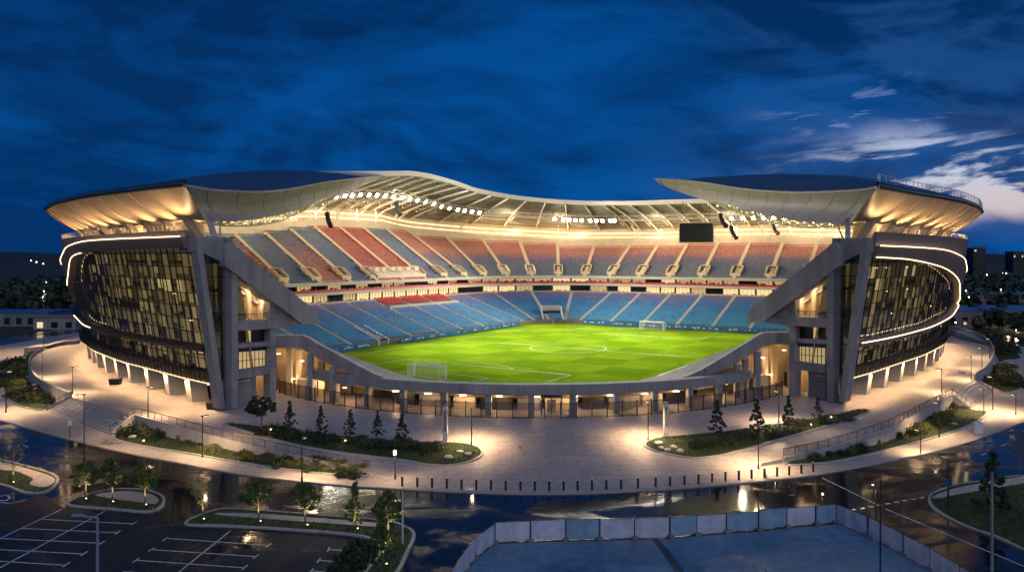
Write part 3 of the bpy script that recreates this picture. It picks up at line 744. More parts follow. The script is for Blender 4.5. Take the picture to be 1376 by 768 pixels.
arcade_m = mat('dark_arcade_glazing', (0.012, 0.011, 0.010), 0.35, var=0.2, spec=0.25)
for s in (-1, 1):
    R_ = RIB[s]; hi = lambda q: sinterp(R_['hi'], q); lo = lambda q: sinterp(R_['lo'], q); bl = lambda q: sinterp(R_['bl'], q)
    QW = 122.0
    q1 = qrange(0, QW, 1.5)
    # glass skin with its mullions
    mb = MB(); zs = [5.25, 8.4, 12, 16, 20, 23]
    mb.grid([[fpt(q, 0, min(z, max(lo(q) + 0.3, 5.5)), s) for z in zs] for q in q1])
    gl = part(mb, 'glass_front', glass, norm=False)
    q2 = qrange(0, QW, 2.15)
    mb = MB()
    for i, q in enumerate(q2):
        zt = max(lo(q) + 0.2, 6)
        w = 0.10 if i % 4 else 0.2
        a, b = fpt(q, 0.12, 5.2, s), fpt(q, 0.12, zt, s); t = (fpt(q + 0.5, 0, 5, s) - fpt(q - 0.5, 0, 5, s)).normalized()
        mb.beam(a, b, 0.14, w, up=t)
    z = 5.4
    while z < 23.2:
        pts = [(fpt(q, 0.08, z, s) if z < lo(q) else None) for q in q1]
        for a, b in zip(pts, pts[1:]):
            if a and b: mb.beam(a, b, 0.12, 0.12)
        z += 1.9
    part(mb, 'mullion_grid', black_m, gl)
    # floors, cores and lit blinds behind the glass
    mb = MB()
    for z in (5.0, 9.0, 13.0, 17.0, 21.0):
        qq = [q for q in q1 if z < lo(q)]
        if len(qq) > 1: fsweep(mb, qq, lambda q, z=z: [(-1.7, z), (-1.7, z + 0.4), (-6, z + 0.4), (-6, z)], s)
    part(mb, 'floor_slab', concrete_dk)
    mb = MB(); mb.grid([[fpt(q, -5.9, 5, s), fpt(q, -5.9, 24, s)] for q in q1]); part(mb, 'core_wall', rooms[0], norm=False)  # core wall emits faintly in place of lamps in the rooms
    bl_m = [MB() for _ in rooms]
    for i, (qa, qb) in enumerate(zip(q2, q2[1:])):
        for fl_ in range(9):
            z0 = 5.4 + fl_ * 1.9; z1 = z0 + 1.9
            if z1 > lo((qa + qb) / 2): continue
            fall = max(0.0, 1.0 - qa / 66) if s < 0 else max(0.06, 1.0 - qa / 72)
            fall = fall ** 0.6
            nz = mnoise.noise(V((qa * 0.11, fl_ * 0.45, 4 + s))) + 0.35 * mnoise.noise(V((qa * 0.5, fl_ * 0.2, 14 + s)))
            o = -0.4 - 0.9 * RN.random(); r = RN.random()
            if r < (1.0 if s < 0 else 0.85) * fall + 0.03:
                v = nz + RN.uniform(-0.35, 0.35); k = 1 if v < 0.12 else (2 if v < 0.52 else 3)
                if RN.random() < 0.25 * (1 - fall): k = 1
                cut = RN.choice((1.0, 1.0, 1.0, 0.8, 0.55)); wq = (qb - qa) * RN.choice((0.98, 0.98, 0.9, 0.62))
                bl_m[k].quad(fpt(qa, o, z1 - (z1 - z0) * cut, s), fpt(qa + wq, o, z1 - (z1 - z0) * cut, s), fpt(qa + wq, o, z1, s), fpt(qa, o, z1, s))
            if fl_ % 2 and RN.random() < 0.09 * fall + 0.012:
                p = fpt((qa + qb) / 2, -0.3, z1 - 0.3, s); t = (fpt(qa + 1, 0, 5, s) - fpt(qa, 0, 5, s)).normalized()
                bl_m[4].box(p, 0.5, 0.2, 0.12, t, V((t.y, -t.x, 0)))
    for k in (1, 2, 3, 4):
        if bl_m[k].f: part(bl_m[k], 'lit_blinds' if k < 4 else 'ceiling_lamps', rooms[k], norm=False)
    # bottom band (eave) and skirt
    mb = MB(); fsweep(mb, q1, lambda q: [(0.1, bl(q)), (1.3, bl(q) + 0.15), (1.5, bl(q) + 0.75), (0.1, bl(q) + 1.15)], s)
    part(mb, 'lower_band', fascia_m if s > 0 else black_m)
    mb = MB(); mb.pipe([fpt(q, 1.45, bl(q) + 0.85, s) for q in q1 if R_['bs'] <= q < (74 if s < 0 else 86)], 0.065, 5); part(mb, 'light_strip', strip_m)
    mb = MB(); fsweep(mb, q1, lambda q: [(0.1, 3.75), (0.75, 3.9), (0.85, 5.3), (0.1, 5.3)], s); part(mb, 'skirt_panel', bronze)
    mb = MB()
    for q in q1: mb.beam(fpt(q, 0.9, 3.9, s), fpt(q, 0.95, 5.35, s), 0.09, 0.09, up=(0, 1, 0.01))
    part(mb, 'skirt_rib', black_m)
    mb = MB(); mb.pipe([fpt(q, 0.85, 3.86, s) for q in q1], 0.05, 5); part(mb, 'light_strip', strip_dim)
    # ground floor set back behind pillars
    mb = MB(); fsweep(mb, q1, lambda q: [(0.6, 3.55), (0.6, 3.8), (-5, 3.8), (-5, 3.55)], s); part(mb, 'arcade_ceiling', concrete_lt)
    mb = MB(); mb.grid([[fpt(q, -2.6, 0, s, False), fpt(q, -2.6, 3.7, s, False)] for q in q1]); ag = part(mb, 'arcade_glazing', arcade_m, norm=False)
    mb = MB()
    for q in qrange(0, QW, 0.75): mb.beam(fpt(q, -2.5, 0, s, False), fpt(q, -2.5, 3.7, s, False), 0.1, 0.14, up=(0, 1, 0.01))
    qd = qrange(0, QW, 0.75)
    for z in (2.35, 3.55):
        for a, b in zip(qd, qd[1:]): mb.beam(fpt(a, -2.5, z, s, False), fpt(b, -2.5, z, s, False), 0.1, 0.12)
    part(mb, 'door_frame_grid', black_m, ag)
    for a, b in zip(qd, qd[1:]):
        if RN.random() < 0.30:
            mb = MB(); z1 = RN.choice((2.3, 3.5)); mb.quad(fpt(a + 0.06, -2.55, 0.1, s, False), fpt(b - 0.06, -2.55, 0.1, s, False), fpt(b - 0.06, -2.55, z1, s, False), fpt(a + 0.06, -2.55, z1, s, False)); part(mb, 'lit_doorway', rooms[RN.choice((1, 1, 2))], ag, norm=False)
    for k in range(14):
        q = 1.2 + 8.3 * k
        t = (fpt(q + 0.5, 0, 0, s) - fpt(q - 0.5, 0, 0, s)).normalized(); nrm = fpt(q, 1, 0, s) - fpt(q, 0, 0, s)
        mb = MB(); h = t * 0.85
        b4 = [fpt(q, 0.15, -0.05, s) - h, fpt(q, 0.15, -0.05, s) + h, fpt(q, -2.4, -0.05, s) + h, fpt(q, -2.4, -0.05, s) - h]
        t4 = [fpt(q, 0.05, 3.6, s) - h, fpt(q, 0.05, 3.6, s) + h, fpt(q, -2.4, 3.6, s) + h, fpt(q, -2.4, 3.6, s) - h]
        mb.hexa(b4 + t4); pl = part(mb, 'arcade_pillar', concrete_lt)
        if k < 12 and q < 100:
            light('SPOT', 'pillar_downlight', fpt(q + 0.1, 1.0, 3.6, s), 1350, WARM, fpt(q, 1.3, 0, s), 0.1, 165, 0.6)
            if k and RN.random() < 0.6:
                mb = MB(); mb.beam(fpt(q - 4.8, -2.3, 2.9, s, False), fpt(q - 2.8, -2.3, 2.9, s, False), 0.1, 0.22); part(mb, 'door_light', lamp_m, ag)
    # swooping band with its light strips, parapet above
    mb = MB(); fsweep(mb, q1, lambda q: [(0.0, lo(q)), (1.4, lo(q)), (1.7, hi(q)), (0.0, hi(q))], s); part(mb, 'sweeping_band', fascia_m)
    mb = MB(); mb.pipe([fpt(q, 1.78, hi(q) + 0.05, s) for q in q1 if q < (82 if s < 0 else 90)], 0.06, 5); part(mb, 'light_strip', strip_m)
    st_lo = 46 if s < 0 else 0
    mb = MB(); mb.pipe([fpt(q, 1.45, lo(q) - 0.05, s) for q in q1 if st_lo <= q < (77 if s < 0 else 88)], 0.06, 5); part(mb, 'light_strip', strip_m)
    mb = MB(); fsweep(mb, q1, lambda q: [(0.1, lo(q) + 0.2), (1.0, hi(q) + 0.02), (1.0, 25.7), (0.5, 25.7), (-0.3, lo(q) + 0.2)], s); part(mb, 'parapet', fascia_m)
    mb = MB(); fsweep(mb, [q for q in q1 if q > 7], lambda q: [(0.4, 24.7), (0.4, 25.0), (-8, 25.0), (-8, 24.7)], s); part(mb, 'terrace_deck', concrete_dk)
    mb = MB(); mb.grid([[fpt(q, -8, 24.5, s), fpt(q, -8, 27.9, s)] for q in q1 if q > 12]); part(mb, 'terrace_back_wall', cream, norm=False)
    mb = MB(); mb.pipe([fpt(q, 0.7, 26.6, s) for q in q1], 0.045, 4)
    for q in q1: mb.tube(fpt(q, 0.7, 25.6, s), fpt(q, 0.7, 26.6, s), 0.04, n=4)
    part(mb, 'terrace_rail', steel_lt)

    # ---------------- winged roof
    if s < 0:
        E = [(248, 250, 101), (300, 257, 112), (370, 257, 130), (440, 245, 160), (480, 240, 185), (515, 236, 216)]
        G = [(281, 298, 111), (330, 296, 125), (385, 286, 143), (430, 269, 165), (465, 259, 185), (500, 244.5, 208), (516, 238, 217)]
    else:
        E = [(1180, 252, 106), (1149, 256.5, 114), (1071, 259, 135), (1006, 255, 155), (954, 247, 175), (915, 242, 195), (880, 240.5, 210)]
        G = [(1139, 300, 117), (1084, 298, 130), (1032, 289, 148), (980, 276, 170), (941, 267, 188), (902, 254, 204), (881, 243.5, 211)]
    NT = 36
    def res(l):
        p = crom([at(*e) for e in l], 12); r = resample(p, 0.5); return [r[min(len(r) - 1, round((len(r) - 1) * i / NT))] for i in range(NT + 1)]
    Ep, Gp = res(E), res(G)
    QO = 112.0
    def O_(t):
        q = t * QO; p = fpt(q, lerp(6.8, 7.9, sstep(0, 30, q)) , 31.5 + 0.3 * math.sin(t * 2), s, False)
        k = 1 - sstep(0, 9, q); return p * (1 - k) + Ep[0] * k
    def SB_(t):
        q = t * QO; p = fpt(q, -3.0, 27.5, s); k = 1 - sstep(0, 6, q); return p * (1 - k) + Gp[0] * k
    ts = [i / NT for i in range(NT + 1)]
    # overhanging soffit
    mb = MB(); WN = 8
    mb.grid([[SB_(t).lerp(O_(t), w) - Z * (0.45 * math.sin(math.pi * w) * sstep(0, 0.06, t)) for w in [j / WN for j in range(WN + 1)]] for t in [i / 90 for i in range(91)]])
    so = part(mb, 'overhang_soffit', soffit_m, norm=False, smooth=True)
    mb = MB()
    for q in qrange(8, 100, 6.5):
        t = q / QO; a = [SB_(t).lerp(O_(t), w) - Z * (0.45 * math.sin(math.pi * w) + 0.05) for w in (0, .25, .5, .75, .98)]
        mb = MB()
        for p, r in zip(a, a[1:]): mb.beam(p, r, 0.16, 0.14)
        part(mb, 'soffit_joint', soffit_m, so)
    # roof rim
    mb = MB(); rows = []
    for t in [i / 90 for i in range(91)]:
        o = O_(t); n2 = (O_(t) - SB_(t)); n2.z = 0; n2.normalize()
        k = sstep(0, 0.05, t)
        rows.append([o + n2 * 0.02 - Z * 0.1, o + n2 * 0.35 * k + Z * 0.35, o - n2 * 0.1 + Z * 0.9, o - n2 * 0.6 + Z * 0.75, o - n2 * 0.5])
    mb.grid(rows, True); part(mb, 'roof_rim', roof_m, smooth=True)
    # top skin
    mb = MB(); rows = []
    for i, t in enumerate(ts):
        a = Ep[i] + Z * 0.02; b = O_(t) + Z * 0.85; r = []
        for j in range(15):
            w = j / 14
            r.append(a.lerp(b, w) + Z * (((3.6 * math.sin(math.pi * t ** 1.35)) if s < 0 else 4.0 * math.sin(math.pi * t) ** 0.8) * (math.sin(math.pi * w ** 0.62)) ** 1.0))
        rows.append(r)
    mb.grid(rows); part(mb, 'wing_roof', roof_m, norm=False, smooth=True)
    # concave fascia facing the bowl
    mb = MB(); rows = []
    inw = V((s, 0.15, 0))
    for i in range(NT + 1):
        r = []
        for j in range(9):
            w = j / 8; p = Ep[i].lerp(Gp[i], w) + inw * (1.3 * math.sin(math.pi * w) * (1 - 0.7 * ts[i])); r.append(p)
        rows.append(r)
    mb.grid(rows); fs = part(mb, 'wing_fascia', shell_m, norm=False, smooth=True)
    mb = MB()
    for i in range(2, NT, 3):
        for j in range(8): mb.beam(rows[i][j] - inw * 0.02, rows[i][j + 1] - inw * 0.02, 0.07, 0.05)
    for j in (3, 6):
        for i in range(NT): mb.beam(rows[i][j] - inw * 0.02, rows[i + 1][j] - inw * 0.02, 0.05, 0.05)
    part(mb, 'fascia_joint', concrete_dk, fs)
    mb = MB()
    for i in range(NT): mb.beam(Ep[i] + Z * 0.08, Ep[i + 1] + Z * 0.08, 0.5, 0.3)
    part(mb, 'fascia_edge', shell_m, fs)
    # underside between fascia and wing front, with its lattice
    mb = MB(); mb.grid([[Gp[i].lerp(SB_(ts[i]), w) + Z * (min(2.5, 0.07 * (Gp[i] - SB_(ts[i])).length) * sstep(0.0, 0.25, ts[i]) * math.sin(math.pi * w)) for w in [j / 8 for j in range(9)]] for i in range(NT + 1)])
    part(mb, 'wing_lining', roof_under, norm=False, smooth=True)
    mb = MB(); gi = [Gp[i] + V((s * (2.2 + 1.5 * ts[i]), 1.0, -2.0 * math.sin(math.pi * min(1, ts[i] * 1.15)))) for i in range(NT + 1)]
    gt = [Gp[i] + V((s * 0.5, 0.3, 0.0)) for i in range(NT + 1)]
    for i in range(NT):
        mb.tube(gi[i], gi[i + 1], 0.14, n=5); mb.tube(gt[i], gi[i + 1], 0.08, n=4); mb.tube(gt[i], gi[i], 0.08, n=4); mb.tube(gt[i + 1], gi[i], 0.06, n=4)
        mid = (gi[i] + gi[i + 1]) / 2 + V((s * 4, 2, 1.2)); mb.tube(gi[i], mid, 0.07, n=4); mb.tube(gi[i + 1], mid, 0.07, n=4)
    part(mb, 'wing_truss', steel_lt)
    for i in range(2, 26):
        mb = MB(); c = gi[i] + V((s * RN.uniform(-0.2, 1.6), RN.uniform(-0.3, 1.5), RN.uniform(-0.2, 1.2))); mb.box(c, 0.32, 0.2, 0.26); o = part(mb, 'truss_lamp', lamp_m)
    for i in (5, 11, 17, 22): light('POINT', 'truss_light', gi[i] + V((s * 3, 1.5, -0.6)), 1500, (1, 0.82, 0.5), size=0.4)
    if s > 0:
        mb = MB(); pts = [O_(t) + Z * 0.9 for t in [i / 60 for i in range(0, 46)]]
        mb.pipe([p + Z * 1.1 for p in pts], 0.05, 4)
        for p in pts: mb.tube(p, p + Z * 1.1, 0.05, n=4)
        part(mb, 'roof_guard_rail', steel_lt)
    # stub columns, uplights washing the soffit
    for k in range(13):
        q = 7 + 8.0 * k
        mb = MB(); a = fpt(q, -4.2, 24.9, s); b = fpt(q, -2.6, 28.1, s); t = (fpt(q + 1, 0, 25, s) - fpt(q, 0, 25, s)).normalized()
        mb.beam(a, b, 0.9, 1.3, up=t); mb.beam(a + t * 1.4, b + t * 0.3 - Z * 0.4, 0.35, 0.3, up=t); part(mb, 'roof_stub_column', soffit_m)
        if k < 12:
            p = fpt(q + 4, -2.2, 25.7, s); light('SPOT', 'soffit_uplight', p, 3000, (1.0, 0.60, 0.26), fpt(q + 4, 3.0, 30.0, s), 0.12, 135, 1.0)
            if k % 2 == 0: light('POINT', 'terrace_light', fpt(q + 3, -5.8, 26.8, s), 500, WARM, size=0.3)
    light('SPOT', 'soffit_uplight', fpt(5.5, -0.9, 25.9, s), 2300, (1.0, 0.60, 0.26), fpt(4.0, 3.5, 30.0, s), 0.12, 155, 1.0)
    g0 = Gp[0]; mb = MB(); hb = endpt(289, 320, s, -1.5)
    mb.beam(hb, g0 + V((s * 0.3, 0.6, 0.6)), 0.75, 0.6); mb.beam(hb + V((-s * 0.5, 0.5, 0)), g0 + V((-s * 0.6, 2.6, 0.2)), 0.22, 0.22); part(mb, 'roof_strut', concrete_lt)

    # ---------------- flat end of the wing, facing the entrance
    part(endprism([(263, 319), (302, 319), (302, 352), (298, 352), (274, 340), (263, 338)], s, 0.5, 4.0), 'tower_head', concrete)
    mb = MB()
    A0, A1 = endpt(267, 322, s, 0.7), endpt(299.5, 549, s, 0.8)
    for_ = V((0, 0, 0)); t = (endpt(320, 400, s) - endpt(300, 400, s)).normalized()
    w0, w1 = t * 0.42, t * 0.46; nn = t.cross(Z) * (1 if s < 0 else -1); nn = nn if nn.y < 0 else -nn
    mb.hexa([A1 - w1, A1 + w1, A1 + w1 - nn * 1.7, A1 - w1 - nn * 1.7, A0 - w0, A0 + w0, A0 + w0 - nn * 1.6, A0 - w0 - nn * 1.6]); part(mb, 'slanted_column', concrete)
    part(endprism([(303.5, 319), (312, 319), (312, 549.5), (303.5, 549.5)], s, 0.3, 3.0), 'tower_pillar', concrete_dk)
    part(endprism([(312.2, 345), (320, 350), (320, 548), (312.2, 549)], s, 0.9, 3.0), 'tower_pillar', concrete)
    part(endprism([(302.5, 333), (309, 325), (313, 327), (427, 420), (427, 435.5), (407, 435.5), (397, 427.5), (302.5, 357)], s, 1.3, 1.5), 'raking_beam', concrete)
    part(endprism([(362.5, 396), (362.5, 430.5), (404, 430.5), (397, 427)], s, 0.2, 1.2), 'gable_panel', concrete)
    part(endprism([(314, 431), (409, 429), (398, 437), (372, 441), (314, 444.5)], s, 0.6, 1.6), 'cross_beam', concrete)
    part(endprism([(363, 438), (371.5, 438), (371.5, 538), (363, 539)], s, 0.45, 1.6), 'tower_pillar', concrete)
    part(endprism([(320, 462), (363, 458.5), (363, 464.5), (320, 467.5)], s, 0.2, 1.6), 'cross_beam', concrete)
    part(endprism([(320, 497.5), (363, 491), (363, 502), (320, 509)], s, 0.2, 1.6), 'cross_beam', concrete)
    mb = endprism([(320, 444), (363, 440.5), (363, 459.5), (320, 463)], s, -0.9, 0.05)
    wb = part(mb, 'window_band', suite_dk)
    part(endprism([(331.5, 444), (337, 443.5), (337, 460.5), (331.5, 461)], s, -0.8, 0.03), 'lit_pane', suite_mid, wb)
    mb = endprism([(320, 473), (363, 469.5), (363, 492), (320, 498.5)], s, -0.9, 0.05)
    wb = part(mb, 'window_band', rooms[2] if s > 0 else suite_mid)
    mb = MB()
    for x in (320.5, 326, 331.5, 337, 342.5, 348, 353, 358, 362.5): mb.beam(endpt(x, 498.5 - (x - 320) * .151, s, -0.8), endpt(x, 473 - (x - 320) * .08, s, -0.8), 0.08, 0.12, up=(0, 1, 0.02))
    mb.beam(endpt(320, 485, s, -0.8), endpt(363, 480.5, s, -0.8), 0.08, 0.08)
    part(mb, 'window_frame', black_m, wb)
    part(endprism([(320, 466), (363, 463), (363, 469.5), (320, 473)], s, -0.5, 0.2), 'blue_glass_band', mat('blue_glass_band' + str(s), (0.01, 0.04, 0.09), 0.15, var=0.2))
    # lit landing under the rake
    part(endprism([(314, 352), (340, 376), (384, 409), (384, 433), (314, 433)], s, -4.2, 0.2), 'landing_wall', interior)
    part(endprism([(316, 430), (366, 428), (366, 431), (316, 433)], s, -0.2, 4.0), 'landing_floor', floor_in)
    mb = MB()
    for dx in (0, 9, 18): mb.beam(endpt(316, 368 + dx, s, -0.9 - dx * 0.14), endpt(368, 404 + dx, s, -0.9 - dx * 0.14), 0.3, 0.4)
    part(mb, 'landing_beam', concrete_dk)
    part(endprism([(333, 388), (338, 388), (338, 430), (333, 430)], s, -3.0, 0.9), 'landing_column', cream)
    part(endprism([(350, 398), (354, 398), (354, 430), (350, 430)], s, -3.0, 0.9), 'landing_column', cream)
    mb = MB()
    mb.tube(endpt(318, 422, s, -0.3), endpt(362, 420.5, s, -0.3), 0.05)
    for x in range(318, 363, 4): mb.tube(endpt(x, 431, s, -0.3), endpt(x, 422 - (x - 318) * 0.03, s, -0.3), 0.035, n=4)
    part(mb, 'landing_rail', black_m)
    light('POINT', 'landing_light', endpt(333, 393, s, -2.0), 330, WARM, size=0.2); light('POINT', 'landing_light', endpt(352, 405, s, -2.2), 280, WARM, size=0.2)
    # passage on the ground floor
    part(endprism([(320, 505), (344, 503), (344, 545), (320, 549)], s, -1.0, 0.4), 'passage_wall', concrete)
    part(endprism([(318, 500), (370, 492), (370, 541), (318, 549)], s, -4.5, 0.2), 'passage_wall', interior)
    light('POINT', 'passage_light', endpt(352, 508, s, -2.6), 120, WARM, size=0.2)
    # narrow glass infill beside the slanted column
    mb = endprism([(273, 340), (303.5, 352), (303.5, 512), (297, 511)], s, -0.35, 0.04); ng = part(mb, 'tower_glazing', glass)
    mb = MB()
    for y in (372, 396, 420, 444, 468, 490): mb.beam(endpt(274 + (y - 340) * 0.13, y, s, -0.25), endpt(303, y, s, -0.25), 0.1, 0.12)
    for x in (285, 294): mb.beam(endpt(x, 345, s, -0.25), endpt(x + 6, 505, s, -0.25), 0.1, 0.1, up=(0, 1, 0.02))
    part(mb, 'mullion_grid', black_m, ng)
    part(endprism([(286, 352), (303, 356), (303, 508), (300, 508)], s, -1.8, 0.1), 'stair_core_wall', rooms[1])
    mb = endprism([(296, 432), (301, 432), (301, 458), (297.5, 458)], s, -2.0, 0.1)
    part(mb, 'lit_pane', rooms[3], ng)
    part(endprism([(297, 511), (303.5, 511), (303.5, 549), (300, 549)], s, -0.3, 1.0), 'tower_base', concrete)
    part(endprism([(296, 505), (318, 503), (318, 548), (299, 548)], s, -2.0, 0.5), 'tower_base', concrete_dk)

# ------------------------------------------------------------------ low front between the wings: ring beam on columns, terrace behind
RC = V((3.5, 155.5, 0))
def ring(r, deg, z=0.0): a = rad(deg); return V((RC.x + r * math.sin(a), RC.y - r * math.cos(a), z))
def rsweep(mb, degs, prof, caps=True):
    rows = [[ring(r, d, z) for r, z in prof(d)] for d in degs]; mb.grid(rows, True)
    if caps:
        n = len(rows[0]); b = len(mb.v) - n * len(rows)
        mb.f.append(tuple(range(b, b + n))[::-1]); mb.f.append(tuple(range(b + n * (len(rows) - 1), b + n * len(rows))))
def drange(a, b, st=1.5): return qrange(a, b, st)
def ringpx(px, r): # bearing on the ring seen at this column of the survey
    best, bd = 1e9, 0
    for d in drange(-60, 60, 0.1):
        p = ring(r, d); e = abs(CX + 1000 * p.x / p.y - px)
        if e < best: best, bd = e, d
    return bd
dl, dr = ringpx(420, 52), ringpx(1003, 52)
mb = MB(); rsweep(mb, drange(dl, dr), lambda d: [(51.2, 2.95), (52.6, 2.95), (52.7, 4.35), (51.2, 4.35)]); part(mb, 'ring_beam', concrete)
for px in (420, 451, 494, 541, 597, 656, 714, 770, 829, 880, 927, 966, 1000):
    d = ringpx(px, 52); mb = MB(); t = V((math.cos(rad(d)), math.sin(rad(d)), 0)); nn = V((math.sin(rad(d)), -math.cos(rad(d)), 0))
    mb.box(ring(51.9, d, 1.48), 0.85, 0.7, 3.0, t, nn); part(mb, 'ring_column', concrete)
# falling side beams from the towers to the ring, with the open concourse behind them
FBM = [(364, 116, 450, 468), (388, 116.9, 450, 466.5), (407, 116.8, 450.5, 469), (416, 116.1, 454.5, 475), (426, 115.5, 461, 481), (452, 113.5, 475, 494), (478, 111.5, 489, 505), (500, 109.6, 500.5, 513), (520, 108.3, 508.5, 519), (545, 107.2, 514, 522)]
def l2(px, py, D, s):
    p = at(px, py, D); a, b = 4 - p.x, p.y - 110.5 + 0.056 * (4 - p.x); return loc(a, b, p.z, s)
for s in (-1, 1):
    mb = MB(); rows = []
    for px, D, y0, y1 in FBM:
        T_, B_ = l2(px, y0, D, s), l2(px, y1, D, s); rows.append([B_, T_, T_ + V((0, 1.3, 0)), B_ + V((0, 1.3, 0))])
    mb.grid(rows, True); n = len(mb.v); mb.f += [(0, 1, 2, 3), (n - 4, n - 3, n - 2, n - 1)]; part(mb, 'falling_side_beam', concrete)
    wall = [V((a, b, z)) for a, b, z in ((56, 12.0, 8.0), (47, 15.5, 8.0), (37, 15.6, 7.6), (29, 11.6, 5.6), (21, 7.5, 3.4), (15, 4.6, 2.6))]
    W3 = [loc(p.x, p.y, 0, s) for p in wall]; W4 = [loc(p.x, p.y, p.z, s) for p in wall]
    mb = MB(); mb.grid([[a, b] for a, b in zip(W3, W4)]); part(mb, 'concourse_wall', interior, norm=False)
    mb = MB(); rows = []; fr_ = [l2(*(lambda r: (r[0], r[3], r[1]))(FBM[k]), s) + V((0, 1.2, 0.25)) for k in (0, 0, 2, 5, 7, 9)]
    for k in range(6): rows.append([fr_[k] , W4[k] - Z * 0.3 if k else W4[k] - Z * 0.3, W4[k], fr_[k] + Z * 0.3])
    mb.grid(rows, True); part(mb, 'side_terrace_slab', concrete_dk)
    mb = MB(); rows = []
    for k in range(5): f0 = fr_[k]; rows.append([V((f0.x, f0.y - 0.3, 2.9)), V((W4[k].x, W4[k].y, 2.9)), V((W4[k].x, W4[k].y, 3.2)), V((f0.x, f0.y - 0.3, 3.2))])
    mb.grid(rows[2:], True); part(mb, 'concourse_floor', floor_in)
    for px, D, yt, dk_ in ((389, 120.5, 467, 1), (417, 114.6, 476, 0), (447, 113.0, 493, 0), (402, 121, 470, 1), (432, 118, 486, 1)):
        p0 = l2(px, 535, D, s); p0.z = 0; p1 = l2(px, yt, D, s); mb = MB(); mb.box((p0 + p1) / 2 + Z * 0, 0.85, 0.8, p1.z); part(mb, 'concourse_column', cream if dk_ else concrete)
    for k in range(1, 5):
        mb = MB(); mb.beam(fr_[k] - Z * 0.3, W4[k] - Z * 0.7, 0.4, 0.5); part(mb, 'raking_rib', interior)
    for k, (px, D, y) in enumerate(((380, 121, 478), (400, 120, 512), (412, 119.5, 488), (436, 116.5, 514), (470, 113.5, 524))):
        p = l2(px, y, D, s); light('POINT', 'concourse_light', p, 260, WARM, size=0.2)
        mb = MB(); mb.box(p + V((s * 0.9, 0.6, 0.3)), 0.5, 0.5, 0.08); part(mb, 'ceiling_lamp', lamp_m)
    for k in range(4):
        p = W3[1].lerp(W3[4], (k + 0.5) / 4); mb = MB(); mb.box(V((p.x, p.y - 1.0, 1.25)), 2.6, 1.2, 2.3); part(mb, 'kiosk', [steel_dk, cream, bronze][k % 3])
mb = MB(); mb.grid([[ring(45.0, x, 0), ring(45.0, x, 1.2)] for x in drange(-27, 27, 2)]); part(mb, 'concourse_wall', interior, norm=False)
for i, d in enumerate(drange(-25, 25, 6.2)):
    t = V((math.cos(rad(d)), math.sin(rad(d)), 0)); nn = V((math.sin(rad(d)), -math.cos(rad(d)), 0)); mb = MB()
    mb.box(ring(48.0, d + 1.5, 0.85), 3.2 + 1.5 * (i % 2), 1.2, 1.7, t, nn); part(mb, 'service_booth', [steel_dk, concrete_dk, cream][i % 3])
mb = MB(); rsweep(mb, drange(-27, 27), lambda d: [(43.5, 0.05), (51.1, 2.6), (51.1, 2.8), (43.5, 0.25)]); part(mb, 'terrace_underside', concrete_dk)
mb = MB()
for k in range(9):
    rsweep(mb, drange(-46, 46, 2), lambda d: [(50.9 - 0.9 * k - 0.9, 2.85 - 0.3 * k), (50.9 - 0.9 * k, 2.85 - 0.3 * k), (50.9 - 0.9 * k, 3.3 - 0.3 * k), (50.9 - 0.9 * k - 0.9, 3.3 - 0.3 * k)])
part(mb, 'front_terrace', concrete_lt)
sm = MB()
for k in range(8):
    for d in drange(-44, 44, 0.68):
        if RN.random() < 0.08: continue
        t = V((math.cos(rad(d)), math.sin(rad(d)), 0)); nn = V((math.sin(rad(d)), -math.cos(rad(d)), 0)); p = ring(50.3 - 0.9 * k, d, 3.3 - 0.3 * k)
        sm.quad(p - t * .22, p + t * .22, p + t * .22 + Z * .7 + nn * .2, p - t * .22 + Z * .7 + nn * .2)
part(sm, 'terrace_seats', mat('pale_grey_seat', (0.45, 0.46, 0.48), 0.5), norm=False)['kind'] = 'stuff'
mb = MB(); rsweep(mb, drange(-46, 46), lambda d: [(42.3, -0.2), (42.7, -0.2), (42.7, 1.5), (42.3, 1.5)]); part(mb, 'pitchside_wall', black_m)
for d in (-24, -18, -12, -6, 0, 6, 12, 18, 24):
    light('POINT', 'concourse_light', ring(50.4, d, 2.0), 240, WARM, size=0.15)
    mb = MB(); mb.box(ring(50.6, d, 2.3), 0.9, 0.4, 0.1); part(mb, 'ceiling_lamp', lamp_m)

# ------------------------------------------------------------------ pitch and what stands on it
from itertools import product
po = bpy.data.objects.new
def plan_rect(c, u, n, lu, ln): return [c + u * a * lu / 2 + n * b * ln / 2 for a, b in ((-1, -1), (1, -1), (1, 1), (-1, 1))]
mb = MB(); mb.quad(*[(p - PC) for p in plan_rect(PC, U, N, 121, 84)])
me = bpy.data.meshes.new('grass_pitch'); 
# local frame aligned with the pitch so that the mowing pattern runs along it
me.from_pydata([(-60.4, -41.9, 0), (60.4, -41.9, 0), (60.4, 41.9, 0), (-60.4, 41.9, 0), (-60.4, -41.9, -0.3), (60.4, -41.9, -0.3), (60.4, 41.9, -0.3), (-60.4, 41.9, -0.3)], [], [(0, 1, 2, 3), (0, 4, 5, 1), (1, 5, 6, 2), (2, 6, 7, 3), (3, 7, 4, 0)])
me.materials.append(pitch_m); gp = bpy.data.objects.new('grass_pitch', me); col.objects.link(gp); gp.location = (PC.x, PC.y, 0.05); gp.rotation_euler = (0, 0, _ang)
tag(gp, 'bright green floodlit football pitch mown in a pale checker', 'pitch', kind='structure')
mk = MB(); LZ = Z * 0.062
def pl(a, b): return PC + U * a + N * b + LZ
def mline(a, b, w=0.10):
    a, b = V(a), V(b); d = (b - a).normalized(); n = V((-d.y, d.x, 0)) * w / 2; mk.quad(a - n, b - n, b + n, a + n)
